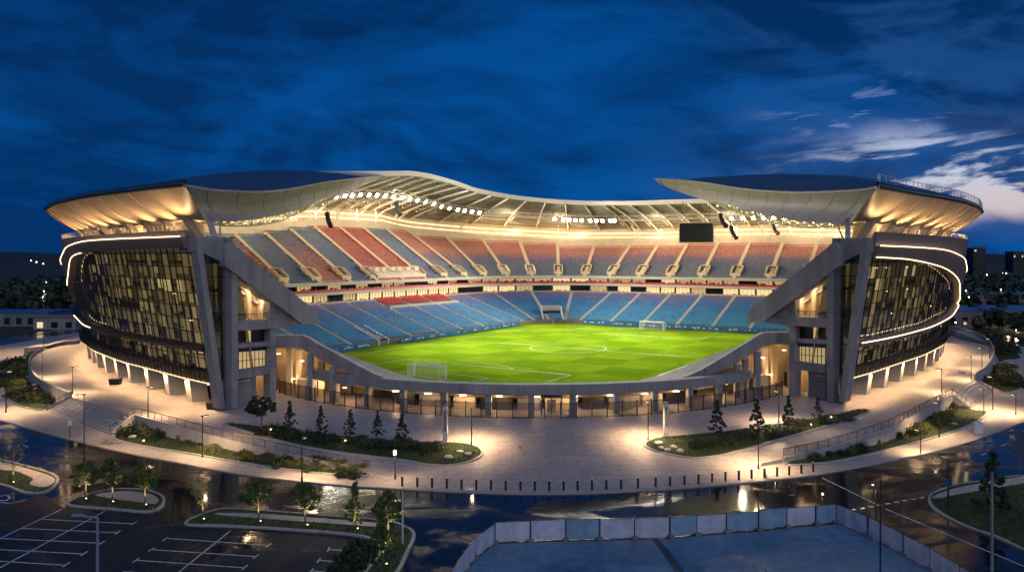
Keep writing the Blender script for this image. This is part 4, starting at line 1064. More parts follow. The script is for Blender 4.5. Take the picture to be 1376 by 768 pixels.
def mrect(x0, x1, y0, y1):
    mline(pl(x0, y0), pl(x1, y0)); mline(pl(x1, y0), pl(x1, y1)); mline(pl(x1, y1), pl(x0, y1)); mline(pl(x0, y1), pl(x0, y0))
def marc(cx, cy, r, a0, a1):
    n = 28
    for i in range(n):
        t0, t1 = lerp(a0, a1, i / n), lerp(a0, a1, (i + 1) / n)
        mline(pl(cx + r * math.cos(t0), cy + r * math.sin(t0)), pl(cx + r * math.cos(t1), cy + r * math.sin(t1)))
mrect(-52.5, 52.5, -34, 34); mline(pl(0, -34), pl(0, 34)); marc(0, 0, 9.15, 0, 2 * math.pi)
for e in (-1, 1):
    mrect(e * 36, e * 52.45, -20.16, 20.16); mrect(e * 47, e * 52.4, -9.16, 9.16)
    a = math.acos(5.5 / 9.15); c0 = math.pi if e > 0 else 0; marc(e * 41.5, 0, 9.15, c0 - a, c0 + a)
tag(mk.build('pitch_marking', mark_m, norm=False), 'white football lines painted on the bright pitch', 'markings', kind='structure')
for e, lab in ((-1, 'white goal with net nearer to the entrance front'), (1, 'white goal with net before the far blue stand')):
    c = PC + U * e * 52.5; g = empty('football_goal', (c.x, c.y, 0.06), lab, 'goal', 'goals at the ends of the pitch')
    mb = MB(); P = [c + N * k * 3.66 + Z * 0.06 for k in (-1, 1)]
    for p in P: mb.tube(p, p + Z * 2.44, 0.15, n=8)
    mb.tube(P[0] + Z * 2.44, P[1] + Z * 2.44, 0.15, n=8)
    B = [p + U * e * 2.0 for p in P]
    for p, b in zip(P, B): mb.tube(p + Z * 2.44, b + Z * 2.3, 0.05, n=5); mb.tube(b, b + Z * 2.3, 0.05, n=5); mb.tube(p, b, 0.04, n=5)
    mb.build('goal_frame', white_p, g)
    mb = MB()
    def net(a, b, c_, d_, nu, nv):
        for i in range(nu + 1): mb.tube(a.lerp(b, i / nu), d_.lerp(c_, i / nu), 0.014, n=3, caps=False)
        for i in range(nv + 1): mb.tube(a.lerp(d_, i / nv), b.lerp(c_, i / nv), 0.014, n=3, caps=False)
    net(B[0], B[1], B[1] + Z * 2.3, B[0] + Z * 2.3, 20, 8); net(P[0] + Z * 2.44, P[1] + Z * 2.44, B[1] + Z * 2.3, B[0] + Z * 2.3, 20, 6)
    for p, b in zip(P, B): net(p, b, b + Z * 2.3, p + Z * 2.44, 6, 8)
    mb.build('goal_net', net_m, g, norm=False)
for k, (a, b, lab) in enumerate(((-52.5, 34, 'thin corner flag near the left end of the near goal line'), (52.5, 34, 'thin corner flag in front of the tunnel corner'), (52.5, -34, 'thin corner flag at the far right pitch corner'))):
    p = pl(a, b); fo = empty('corner_flag', p, lab, 'corner flag', 'corner flags'); mb = MB(); mb.tube(p, p + Z * 1.7, 0.04, n=6); mb.build('flag_pole', white_p, fo)
    mb = MB(); mb.prism([p + Z * 1.7, p + Z * 1.3, p + Z * 1.45 + U * 0.55], N * 0.02); mb.build('flag', seat_red, fo)

# pitchside boards
def board(q, ln, k, lab):
    nn = bnorm(q); t = V((nn.y, -nn.x, 0)); c = bowl(q, -1.6, 0.06)
    b = empty('pitchside_board', c, lab, 'board', 'blue boards along the stands')
    mb = MB(); mb.box(c + Z * 0.75, ln, 0.14, 1.35, t, nn); mb.build('board_panel', blue_board, b)
    mb = MB()
    x = -ln / 2 + 0.7
    while x < ln / 2 - 0.8:
        w = 0.25 + RN.random() * 0.6
        mb = MB()
        if RN.random() < 0.6: mb.box(c + t * x + Z * (0.65 + 0.25 * RN.random()) - nn * 0.08, w, 0.02, 0.16 + 0.25 * RN.random(), t, nn)
        if mb.f: mb.build('board_mark', white_p, b)
        x += w + 0.25
    mb = MB()
    for i in (-1, 0, 1): mb.box(c + t * i * ln * 0.42 + nn * 0.3 + Z * 0.3, 0.08, 0.6, 0.6, t, nn)
    mb.build('board_stand', steel_dk, b)
posb = [1.5 + 5.2 * i + 2.5 for i in range(18)] + [Q2 + 4 + 5.2 * i for i in range(14)]
posb = [q for q in posb if abs(q - qp) > 3.4]
ORD = ['first', 'second', 'third', 'fourth', 'fifth', 'sixth', 'seventh', 'eighth', 'ninth', 'tenth', 'eleventh', 'twelfth', 'thirteenth', 'fourteenth', 'fifteenth', 'sixteenth', 'seventeenth', 'eighteenth', 'nineteenth', 'twentieth', 'twenty-first', 'twenty-second', 'twenty-third', 'twenty-fourth', 'twenty-fifth', 'twenty-sixth', 'twenty-seventh', 'twenty-eighth']
nl = len([x for x in posb if x < Q1])
for i, q in enumerate(posb):
    board(q, 4.9, i, '%s blue board from the tunnel corner, below the %s' % (ORD[nl - 1 - i] if q < Q1 else ORD[i - nl], 'long touchline stand' if q < Q1 else 'stand behind the far goal'))
# scoreboard under the roof
c = at(935.5, 312.5, 232); d = (PC - c); d.z = 0; d = V((-0.25, -0.97, 0)).normalized(); t = V((-d.y, d.x, 0))
sb = empty('scoreboard', c, 'dark blank video scoreboard hanging above the far stand', 'scoreboard')
mb = MB(); mb.box(c, 10.6, 0.9, 6.4, t, d); mb.build('scoreboard_case', steel_lt, sb)
mb = MB(); mb.box(c + d * 0.5, 10.1, 0.12, 5.9, t, d); mb.build('screen', screen_m, sb)
mb = MB()
for i in (-1, 1): mb.tube(c + t * i * 4 + Z * 3.2, c + t * i * 4 + Z * 10, 0.09); mb.tube(c + t * i * 4 + Z * 3.2, c + t * i * 1 + Z * 9.5 - d * 3, 0.06)
mb.build('hanger', steel_dk, sb)
# loudspeaker clusters
for px, py, D, lab in ((440, 296, 205, 'black curved loudspeaker cluster hanging below the wing tip'), (533, 281, 240, 'black loudspeaker hanging under the floodlight row'), (968, 297, 225, 'black curved loudspeaker beside the scoreboard'), (982, 313, 235, 'small black loudspeaker right of the scoreboard'), (1038, 307, 240, 'small black loudspeaker near the right wing')):
    c = at(px, py, D); sp = empty('loudspeaker_cluster', c, lab, 'loudspeaker', 'hanging loudspeakers'); mb = MB()
    for i in range(6): mb.box(c + Z * (2.0 - i * 0.72) + V((0.05 * i * i, -0.05 * i * i, 0)), 1.2, 0.9, 0.66, (1, 0, 0), (0, math.cos(0.12 * i), -math.sin(0.12 * i)), (0, math.sin(0.12 * i), math.cos(0.12 * i)))
    mb.build('speaker_stack', black_m, sp); mb = MB(); mb.tube(c + Z * 2.2, c + Z * 8, 0.06); mb.build('suspension_cable', steel_dk, sp)
# ------------------------------------------------------------------ grounds: terrain, road, pavement, plaza
def circle_sheet(name, r, z, m, n=96, c=(0, 0), **p):
    mb = MB(); mb.v = [(c[0] + r * math.cos(2 * math.pi * i / n), c[1] + r * math.sin(2 * math.pi * i / n), z) for i in range(n)]; mb.f = [tuple(range(n))]
    return mb.build(name, m, norm=False, **p)
circle_sheet('terrain', 9000, -2.3, land_m, kind='structure', label='dark flat land reaching the horizon')
kerb_px = [(0, 563), (50, 577), (100, 590), (200, 612), (320, 635), (430, 647.5), (545, 656), (660, 661), (760, 662), (880, 657), (1000, 647), (1100, 635.5), (1200, 617), (1290, 596), (1376, 565)]
kerb = [W(x, y, PAVE) for x, y in kerb_px]; kerb = [V((p.x, p.y, 0)) for p in kerb]
# the ring road closes round the back of the stadium
back = [V((kerb[-1].x + 12, kerb[-1].y + 9, 0)), V((96, 124, 0)), V((120, 150, 0)), V((135, 190, 0)), V((130, 260, 0)), V((90, 330, 0)), V((0, 360, 0)), V((-90, 330, 0)), V((-132, 260, 0)), V((-136, 190, 0)), V((-120, 152, 0)), V((-97, 126, 0)), V((kerb[0].x - 11, kerb[0].y + 8, 0))]
kc = resample(crom(kerb + back, 8, True) + [kerb[0]], 2.0)[:-1]
road_out = [(-220, 20), (220, 20), (220, 420), (-220, 420)]
slab('road', road_out, ROAD, -2.28, asphalt, kind='structure', label='wet dark asphalt ring road with puddles mirroring the lamps')
slab('pavement', [(p.x, p.y) for p in kc], PAVE, -2.1, paving, kind='structure', label='pale paved walkway outside the stadium plaza')
mb = MB(); n = len(kc); rows = []
for i in range(n):
    d = (kc[(i + 1) % n] - kc[i - 1]).normalized(); o = V((d.y, -d.x, 0))
    rows.append([kc[i] + o * 0.02 + Z * -2.0, kc[i] + o * 0.18 + Z * -2.0, kc[i] + o * 0.18 + Z * (PAVE + 0.006), kc[i] - o * 0.14 + Z * (PAVE + 0.012), kc[i] - o * 0.14 + Z * -2.0])
rows.append(rows[0]); mb.grid(rows, True); tag(mb.build('kerb', kerb_m), 'stone kerb along the ring road', 'kerb', kind='structure')

ring_out = [p for p in kc if p.y > 118]
i0 = next(i for i in range(len(kc)) if kc[i].y > 118 and kc[i - 1].y <= 118); ring_out = [kc[(i0 + i) % len(kc)] for i in range(len(ring_out))]
mb = MB(); rows = []
for i, p in enumerate(ring_out):
    d = (ring_out[min(i + 1, len(ring_out) - 1)] - ring_out[max(i - 1, 0)]).normalized(); o = V((d.y, -d.x, 0))
    o = o if o.dot(p - V((0, 220, 0))) > 0 else -o
    a, b = p + o * 15, p + o * 85
    rows.append([V((a.x, a.y, -2.2)), V((a.x, a.y, ROAD + 0.12)), V((b.x, b.y, ROAD + 0.10)), V((b.x, b.y, -2.28))])
mb.grid(rows); tag(mb.build('verge', lawn_m, norm=False), 'dark grass verge outside the ring road', 'verge', kind='structure')
lw_px = [(107, 461), (82, 464), (65, 468.5), (52, 474), (43, 481.5), (39, 488), (40, 494.6), (44, 504), (52, 513), (62, 520), (73, 526), (95, 533.5)]      # balustrade round the raised plaza, left
rw_px = [(1276, 441), (1296, 444.5), (1313, 450), (1327, 459), (1335, 472), (1333, 485), (1325, 496), (1308, 509)]
lr_px = [(181, 558), (235, 572.5), (300, 590), (355, 603.5), (408, 615), (450, 623.5), (490, 631), (530, 640)]
rr_px = [(1023, 622), (1060, 614), (1100, 605.5), (1150, 591), (1200, 573), (1240, 552), (1279, 531)]
def Pz(l): return [WP(*p) for p in l]
LW, RW, LR, RR = [crom([W(*p, 0) for p in l], 5) for l in (lw_px, rw_px)] + [crom(Pz(l), 5) for l in (lr_px, rr_px)]
ks = [i for i, p in enumerate(kc) if p.y < 105 and W(533, 655, PAVE).x < p.x < W(1018, 645, PAVE).x]
kmid = sorted([kc[i] for i in ks], key=lambda p: p.x)
kin = [V((p.x, p.y + 0.25, 0)) for p in kmid]
plz = [(p.x, p.y) for p in LW] + [(p.x, p.y) for p in LR] + [(p.x, p.y) for p in kin] + [(p.x, p.y) for p in RR] + [(p.x, p.y) for p in RW[::-1]]
plz += [(118, 182), (122, 230), (100, 300), (40, 330), (-40, 330), (-100, 300), (-122, 230), (-118, 180)]
slab('plaza', plz, lambda x, y: hp(y), -2.0, paving, step=4.0, side_m=wall_m, kind='structure', label='pale raised plaza round the stadium')

# stairs from the plaza to the walkway
def stairs(tl, tr, bl_, br_, n, lab):
    tl, tr = V((*tl, 0)), V((*tr, 0)); bl_, br_ = V((*bl_, 0)), V((*br_, 0))
    st = empty('outdoor_staircase', ((tl + tr) / 2).to_tuple(), lab, 'staircase', 'broad stairs down from the plaza')
    mb = MB(); nose = MB()
    for k in range(n):
        a, b = tl.lerp(bl_, k / n), tr.lerp(br_, k / n); c, d = tr.lerp(br_, (k + 1) / n), tl.lerp(bl_, (k + 1) / n)
        z = -0.004 - (1.80 * (k + 0.5) / n)
        mb.hexa([V((*p.xy, -2.05)) for p in (a, b, c, d)] + [V((*p.xy, z)) for p in (a, b, c, d)])
        dn = (d - a) * 0.42; 
        nose.quad(*[V((*p.xy, z + 0.004)) for p in (d - dn, c - dn, c, d)]);
    mb.build('step', concrete_lt, st); nose.build('step_nosing', black_m, st, norm=False)
    for a, b in ((tl, bl_), (tr, br_)):
        mb = MB(); d = (b - a).normalized(); r = V((d.y, -d.x, 0)) * 0.2
        mb.hexa([V((*p.xy, -2.1)) for p in (a - r, a + r, b + r, b - r)] + [V((*p.xy, zz)) for p, zz in ((a - r, 0.35), (a + r, 0.35), (b + r, -1.45), (b - r, -1.45))])
        mb.build('side_wall', wall_m, st)
    for f in (0.02, 0.98):
        mb = MB(); a, b = tl.lerp(tr, f), bl_.lerp(br_, f)
        mb.tube(V((*a.xy, 1.0)), V((*b.xy, -0.8)), 0.04)
        for k in range(5): p = a.lerp(b, k / 4); mb.tube(V((*p.xy, -1.8 * k / 4)), V((*p.xy, 1.0 - 1.8 * k / 4)), 0.03, n=5)
        mb.build('handrail', steel_dk, st)
    return st
tl, tr = W(95, 533.5, 0), W(181, 558, 0); b0, b1 = W(62, 551, PAVE), W(150, 584, PAVE)
stairs(tl.xy, tr.xy, b0.xy, b1.xy, 9, 'broad concrete stairs in front of the west glass wing')
tl, tr = W(1279, 531, 0), W(1308, 509, 0); b0, b1 = W(1304, 549, PAVE), W(1334, 525, PAVE)
stairs(tl.xy, tr.xy, b0.xy, b1.xy, 9, 'shorter concrete stairs in front of the east glass wing')

# plaza edge walls: coping, balustrade or railing
def edge_wall(name, line, lab, hgt, rail, group):
    st = empty(name, line[len(line) // 2].to_tuple(), lab, 'wall' if not rail else 'railing', group)
    mb = MB(); rows = []
    for i, p in enumerate(line):
        d = (line[min(i + 1, len(line) - 1)] - line[max(i - 1, 0)]).normalized(); o = V((d.y, -d.x, 0))
        rows.append([V((*(p + o * 0.16).xy, -2.1)), V((*(p + o * 0.16).xy, p.z + hgt)), V((*(p - o * 0.16).xy, p.z + hgt)), V((*(p - o * 0.16).xy, -2.1))])
    mb.grid(rows, True); b = len(mb.v) - 4 * len(rows); mb.f += [(b, b + 1, b + 2, b + 3), (b + 4 * len(rows) - 4, b + 4 * len(rows) - 3, b + 4 * len(rows) - 2, b + 4 * len(rows) - 1)]
    mb.build('wall_body', wall_m, st)
    if rail:
        rs = resample(line, 0.9); mb = MB()
        mb.pipe([p + Z * (hgt + 0.95) for p in rs], 0.045, 5)
        mb.build('top_rail', bronze, st); mb = MB(); mb.pipe([p + Z * (hgt + 0.15) for p in rs], 0.025, 4); mb.build('bottom_rail', bronze, st)
        mb = MB()
        for p in rs[::2]: mb.tube(p + Z * hgt, p + Z * (hgt + 0.95), 0.035, n=4)
        mb.build('rail_post', bronze, st)
        mb = MB()
        for a, b in zip(line, line[1:]):
            for k in range(6):
                p = a.lerp(b, k / 6); mb.tube(p + Z * (hgt + 0.15), p + Z * (hgt + 0.93), 0.014, n=3, caps=False)
        mb.build('baluster_infill', bronze, st, norm=False)['kind'] = 'stuff'
    return st
edge_wall('plaza_railing', LR[:-4], 'bronze railing on a retaining wall beside the west ramp', 0.18, 1, 'railings on the plaza ramps')
edge_wall('plaza_railing', RR[4:], 'bronze railing on a retaining wall beside the east ramp', 0.18, 1, 'railings on the plaza ramps')
edge_wall('plaza_balustrade', LW, 'curved concrete balustrade round the west side of the plaza', 0.85, 0, 'curved plaza balustrades')
edge_wall('plaza_balustrade', RW, 'curved concrete balustrade round the east side of the plaza', 0.85, 0, 'curved plaza balustrades')

# ------------------------------------------------------------------ planting
def leafcloud(mb, n, gen, size):
    for _ in range(n):
        p = gen(); s_ = size * (0.6 + 0.8 * RN.random())
        a = V((RN.gauss(0, 1), RN.gauss(0, 1), RN.gauss(0, 1))).normalized(); b = a.orthogonal().normalized(); b.rotate(Matrix.Rotation(RN.random() * 6.3, 3, a)); c = a.cross(b)
        mb.quad(p - b * s_ * 0.55, p + c * s_ * 0.32, p + b * s_ * 0.55, p - c * s_ * 0.32)
def clumps(k, gen_c, r):
    cs = [(gen_c(), r * (0.6 + 0.7 * RN.random())) for _ in range(k)]
    def g():
        c, rr = cs[RN.randrange(k)]
        d = V((RN.gauss(0, 1), RN.gauss(0, 1), RN.gauss(0, 1))).normalized() * rr * (RN.random() ** 0.4)
        d.z *= 0.75; return c + d
    return g
def make_tree(kind, lm):
    root = bpy.data.objects.new('tree', None); col.objects.link(root)
    tr, lv = MB(), MB()
    if kind == 'round':
        H, h0, R = 4.6, 1.9, 1.5
        tr.tube((0, 0, 0), (0.04, 0.03, h0), 0.10, 0.075, 7); tr.tube((0.04, 0.03, h0), (0, 0.05, H * 0.8), 0.075, 0.03, 6)
        ends = []
        for i in range(9):
            a = i * 2.4; z = h0 + 0.2 * i; e = V((math.cos(a) * R * 0.7, math.sin(a) * R * 0.7, z + 0.75)); tr.tube((0.03, 0.03, z * 0.95), e, 0.04, 0.012, 5); ends.append(e)
        def cg():
            while True:
                p = V((RN.uniform(-1, 1), RN.uniform(-1, 1), RN.uniform(-1, 1)))
                if 0.2 < p.length < 1.1: return V((p.x * R * (1 - 0.25 * p.z), p.y * R * (1 - 0.25 * p.z), (h0 + H) / 2 + 0.1 + p.z * (H - h0) * 0.5))
        leafcloud(lv, 3600, clumps(44, cg, 0.38), 0.24)
    elif kind == 'column':
        H, h0, R = 5.2, 0.9, 0.85
        tr.tube((0, 0, 0), (0.02, 0.02, H * 0.9), 0.075, 0.015, 6)
        for i in range(14):
            a = i * 2.4; z = h0 + 0.27 * i; r = R * (1 - 0.75 * i / 14); tr.tube((0, 0, z), (math.cos(a) * r, math.sin(a) * r, z + 0.5), 0.025, 0.008, 4)
        def cg():
            f = RN.random(); z = h0 + f * (H - h0); r = R * (0.55 + 0.6 * math.sin(math.pi * min(1, f * 1.25 + 0.12))) * (1.2 - f) * (0.3 + RN.random()); a = RN.random() * 6.3
            return V((math.cos(a) * r, math.sin(a) * r, z))
        leafcloud(lv, 1900, clumps(60, cg, 0.24), 0.22)
    elif kind == 'conifer':
        H, R = 6.6, 1.7
        tr.tube((0, 0, 0), (0, 0, H), 0.13, 0.02, 7)
        def cg():
            f = RN.random() ** 1.3; z = 0.9 + f * (H - 1.0); r = R * (1 - f) * RN.random() ** 0.4 + 0.05; a = RN.random() * 6.3
            return V((math.cos(a) * r, math.sin(a) * r, z - r * 0.15))
        leafcloud(lv, 4000, clumps(70, cg, 0.32), 0.24)
    else:
        H = 4.4; tr.tube((0, 0, 0), (0.05, 0, H * 0.55), 0.08, 0.05, 6); tr.tube((0.05, 0, H * 0.55), (0, 0.05, H), 0.05, 0.012, 5)
        tips = []
        for i in range(16):
            a = i * 2.4; z = 1.3 + 0.17 * i; e = V((math.cos(a) * (1.1 - 0.04 * i), math.sin(a) * (1.1 - 0.04 * i), z + 0.8)); tr.tube((0.04, 0, z), e, 0.025, 0.008, 4); tips.append(e)
            for j in range(3): e2 = e + V((RN.gauss(0, .3), RN.gauss(0, .3), 0.3)); tr.tube(e.lerp(V((0.04, 0, z)), 0.4), e2, 0.012, 0.005, 3); tips.append(e2)
        leafcloud(lv, 420, lambda: RN.choice(tips) + V((RN.gauss(0, .2), RN.gauss(0, .2), RN.gauss(0, .2))), 0.15)
    tr.build('trunk', trunk_m, root); lv.build('crown', lm, root, norm=False)
    return root
protos = {}
used = set()
def tree(kind, lm, p, h, lab, group, cat='tree', name='tree'):
    key = (kind, lm.name, RN.randrange(2) if kind in ('round', 'column') else 0)
    if key not in protos: protos[key] = make_tree(kind, lm)
    o = protos[key] if key not in used else copy_tree(protos[key]); used.add(key)
    o.name = name; o.location = p; o.rotation_euler = (0, 0, RN.random() * 6.28)
    base = {'round': 4.7, 'column': 5.2, 'conifer': 6.6, 'bare': 4.6}[kind]; s_ = h / base
    o.scale = (s_ * RN.uniform(0.9, 1.1), s_ * RN.uniform(0.9, 1.1), s_)
    return tag(o, lab, cat, group)
ISL = 0.16
# trees in the two plaza islands
for (px, base, top, k, lab) in ((351, 583, 533, 'round', 'round-headed dark tree at the tapered end of the west plaza bed'), (389, 585, 540, 'column', 'dark narrow tree next to the round-headed one in the west bed'),
        (431.5, 589, 546, 'column', 'second narrow tree from the round-headed one in the west bed'), (470.5, 591, 551, 'column', 'narrow tree in the middle of the row in the west bed'),
        (507.5, 593, 553, 'column', 'narrow tree next to last in the row towards the west pylon'), (540, 600, 557, 'column', 'last narrow tree of the row, towards the west pylon'),
        (963, 590, 538, 'column', 'loose narrow tree next to the east pylon in the east bed'), (1017, 588, 537, 'column', 'second narrow tree from the east pylon, behind a lamp post'),
        (1060, 580, 532, 'column', 'third narrow tree from the east pylon in the east bed'), (1099, 571, 535, 'column', 'low narrow tree at the tapered end of the east bed')):
    p = WP(px, base); p.z += ISL - 0.03
    tree(k, leaf_dark, p, (base - top) * p.y / 1000, lab, 'trees in the plaza beds')
# trees in the car park islands, each with an uplight
PKZ = ROAD + 0.13
up_list = [(18, 648, 589, 'bare', leaf_green, 'slender tree lit from below at the edge of the car park'), (115, 670, 622, 'round', leaf_green, 'round tree with lit trunk at the short end of the three-tree island'), (151, 674, 618, 'round', leaf_green, 'middle tree of the three-tree car park island'),
           (195, 678, 625, 'round', leaf_green, 'tree of the three-tree island nearest the ring road puddles'), (272, 697, 645, 'bare', leaf_green, 'thin sparse tree at the tip of the long car park island'), (347.5, 700, 644, 'round', leaf_green, 'dense round tree on the long island beside the bay lines'),
           (410, 705, 650, 'round', leaf_green, 'bright lit tree in the middle of the long car park island'), (477, 710, 648, 'column', leaf_green, 'upright narrow tree on the long car park island'), (521, 725, 663, 'round', leaf_green, 'big round tree at the bend of the long island'),
           (515, 757, 705, 'round', leaf_green, 'small yellow-lit tree inside the bend of the long island'), (484, 790, 722, 'round', leaf_dark, 'dark bushy tree at the end of the long island'), (462, 800, 738, 'round', leaf_dark, 'dark bushy tree behind the bays beside the long island')]
for px, base, top, k, lm, lab in up_list:
    p = W(px, base, PKZ); tree(k, lm, p, (base - top) * p.y / 1000, lab, 'trees of the car park islands')
    if base < 780:
        q = p + V((0.35, -0.5, 0.0)); u = empty('ground_uplight', q, 'small ground uplight at the foot of the ' + lab, 'uplight', 'uplights under car park trees')
        if len(u['label'].split()) > 16: u['label'] = ' '.join(u['label'].split()[:16])
        mb = MB(); mb.tube(q, q + Z * 0.22, 0.06, 0.07, 8); mb.build('lamp_body', steel_dk, u); mb = MB(); mb.tube(q + Z * 0.222, q + Z * 0.27, 0.065, 0.05, 8); mb.build('lens', lamp_m, u)
        light('SPOT', 'tree_uplight', q + Z * 0.4, 420, (1.0, 0.78, 0.34), p + Z * 2.4, 0.06, 75, 0.9)
p = W(1334, 690, PKZ); tree('conifer', leaf_dark, p, (690 - 606) * p.y / 1000, 'dark pointed evergreen on the lawn corner behind the tall post', 'trees on the lawn corner')
p = W(1371, 640, PKZ); tree('bare', leaf_dark, p, 4.0, 'bare thin tree on the lawn corner strip', 'trees on the lawn corner')

# paved strips on the islands
AVOID = []
def strip(px, z, lab):
    pp = [(p.x, p.y) for p in crom([W(*p, z) for p in px], 3, True)]; AVOID.append(pp)
    o = slab('footpath', pp, z + 0.02, z - 0.1, paving); tag(o, lab, 'path', kind='structure')
strip([(128, 664), (163, 659.5), (198, 662), (212, 669), (208, 676), (180, 673), (150, 669)], ROAD + 0.145, 'paved strip on the three-tree island')
strip([(0, 620), (40, 630), (70, 640), (73, 647), (60, 654), (40, 650), (44, 642), (20, 632), (0, 630)], ROAD + 0.145, 'paved strip on the island at the ring road')
strip([(285, 689.5), (340, 689), (435, 696), (515, 703), (512, 707.5), (435, 702), (340, 695)], ROAD + 0.145, 'paved strip on the long car park island')
strip([(1252, 668), (1268, 660.5), (1300, 652), (1400, 636), (1400, 644), (1300, 661), (1266, 668)], ROAD + 0.145, 'paved strip along the lawn corner')

# beds and lawns
def bed(name, px, z, lab, kerb_w=0.3, plaza=False, m=lawn_m, grass=260, hgt=0.13, blade=0.16):
    pts = crom([(WP(*p) if plaza else W(*p, z)) for p in px], 4, True)
    zf = (lambda x, y: hp(y) + hgt) if plaza else (lambda x, y: z + hgt)
    o = slab(name, [(p.x, p.y) for p in pts], zf, -2.2 if not plaza else (lambda x, y: hp(y) - 0.2), m, step=2.0 if plaza else None, side_m=kerb_m); tag(o, lab, 'lawn', kind='structure')
    mb = MB(); n = len(pts); rows = []
    for i in range(n):
        d = (pts[(i + 1) % n] - pts[i - 1]); d.z = 0; d.normalize(); w = V((-d.y, d.x, 0)); p = pts[i]; zz = zf(p.x, p.y)
        rows.append([V((*(p + w * 0.14).xy, zz - 0.3)), V((*(p + w * 0.14).xy, zz + 0.03)), V((*(p - w * 0.14).xy, zz + 0.03)), V((*(p - w * 0.14).xy, zz - 0.3))])
    rows.append(rows[0]); mb.grid(rows, True); tag(mb.build('kerb', kerb_m), 'pale kerb edging ' + lab, 'kerb', kind='structure')
    gm = MB(); xs = [p.x for p in pts]; ys = [p.y for p in pts]; poly = [(p.x, p.y) for p in pts]; k = 0; tries = 0
    area = (max(xs) - min(xs)) * (max(ys) - min(ys)); want = int(min(9000, area * grass / 10))
    while tries < want:
        tries += 1; x, y = RN.uniform(min(xs), max(xs)), RN.uniform(min(ys), max(ys))
        if not inside((x, y), poly) or any(inside((x, y), av) for av in AVOID): continue
        a = RN.random() * 6.3; w = V((math.cos(a), math.sin(a), 0)) * 0.06; p = V((x, y, zf(x, y) - 0.01)); h = blade * (0.5 + RN.random())
        gm.add([p - w, p + w, p + V((RN.gauss(0, .05), RN.gauss(0, .05), h))], [(0, 1, 2)])
    if gm.f: tag(gm.build('grass', grass_m, norm=False), 'short grass on ' + lab, 'grass', kind='stuff')
    return poly, zf
LI = [(301, 569.5), (318, 569.5), (340, 572), (403, 581), (490, 589), (571, 594), (625, 596), (646, 604), (645, 614), (625, 622), (600, 625.5), (571, 624), (538, 618), (435, 605), (368, 590.5), (318, 576)]
RI = [(866, 598), (873, 592), (890, 588), (958, 582), (1032, 571.5), (1110, 560), (1152, 550.5), (1166, 551), (1163, 556), (1110, 573), (1026, 596.5), (985, 608), (958, 613.5), (931, 615.5), (895, 610), (875, 604)]
pLI = bed('lawn', LI, 0, 'the west plaza bed', plaza=True); pRI = bed('lawn', RI, 0, 'the east plaza bed', plaza=True)
LB = [(153, 586), (184, 566), (215, 572), (300, 597), (355, 611), (408, 623), (450, 631), (492, 636), (495, 640), (430, 636), (350, 626), (250, 609), (175, 596)]
RB = [(1056, 624), (1085, 613), (1140, 599.5), (1205, 578), (1245, 557), (1280, 537), (1306, 550.5), (1325, 553), (1322, 560), (1290, 577), (1200, 603), (1110, 622)]
pLB = bed('lawn', LB, PAVE, 'the shrub bed below the west railing'); pRB = bed('lawn', RB, PAVE, 'the shrub bed below the east railing')
LO = [(104, 465.5), (60, 473), (36, 483), (31, 494), (37, 508), (50, 522), (68, 533), (88, 538), (63, 550), (40, 549), (12, 538), (3, 518), (5, 500), (20, 484), (50, 470)]
RO = [(1318, 452), (1345, 460), (1372, 480), (1352, 484), (1343, 487), (1338, 478), (1330, 461)]
RO2 = [(1343, 489), (1362, 497), (1376, 508), (1372, 522), (1352, 527), (1338, 523), (1318, 511), (1334, 499)]
pLO = bed('lawn', LO, PAVE, 'the shrub bed outside the west balustrade'); pRO = bed('lawn', RO, PAVE, 'the upper shrub bed outside the east balustrade'); pRO2 = bed('lawn', RO2, PAVE, 'the lower shrub bed outside the east balustrade')
LC = [(1376, 640), (1330, 646), (1290, 651), (1264, 659), (1250, 667), (1252, 679), (1268, 692), (1300, 708), (1340, 722), (1400, 744), (1460, 720), (1460, 650)]
pLC = bed('lawn', LC, ROAD, 'the lawn corner by the road junction', grass=160)
I1 = [(90, 678), (130, 662), (163, 657.5), (200, 660), (219, 669), (216, 681), (198, 688), (150, 684)]
I2 = [(-20, 614), (0, 618), (40, 628), (72, 638.5), (77, 648), (62, 661), (35, 662), (12, 654), (-30, 640)]
I3 = [(249, 704), (292, 685.5), (340, 686), (435, 693.5), (517, 700.5), (545, 709), (556, 719), (548, 740), (528, 775), (490, 775), (512, 742), (505, 728), (474, 719), (381, 711.5), (300, 707)]
for l, lab in ((I1, 'the three-tree car park island'), (I2, 'the car park island at the ring road'), (I3, 'the long car park island')): bed('lawn', l, ROAD, lab, grass=140)
# shrubs
def make_shrub(lm):
    root = bpy.data.objects.new('shrub', None); col.objects.link(root); mb = MB()
    cs = [(V((RN.uniform(-.8, .8), RN.uniform(-.6, .6), RN.uniform(0.15, 0.45))), RN.uniform(0.35, 0.6)) for _ in range(9)]
    def g():
        c, r = RN.choice(cs); d = V((RN.gauss(0, 1), RN.gauss(0, 1), RN.gauss(0, 1))).normalized() * r * RN.random() ** 0.35; p = c + d; p.z = abs(p.z) * 0.9; return p
    leafcloud(mb, 900, g, 0.17); mb.build('foliage', lm, root, norm=False)
    mb = MB()
    for i in range(5): a = i * 1.26; mb.tube((0, 0, -0.1), (math.cos(a) * 0.5, math.sin(a) * 0.4, 0.4), 0.03, 0.01, 4)
    mb.build('stem', trunk_m, root); return root
shp = [make_shrub(leaf_shrub), make_shrub(leaf_dark), make_shrub(leaf_gold)]; shu = set()
def shrub(p, k, s_, sz, lab, group):
    o = shp[k] if k not in shu else copy_tree(shp[k]); shu.add(k); o.location = p; o.rotation_euler = (0, 0, RN.random() * 6.3); o.scale = (s_ * RN.uniform(.85, 1.2), s_ * RN.uniform(.85, 1.2), sz); return tag(o, lab, 'shrub', group)
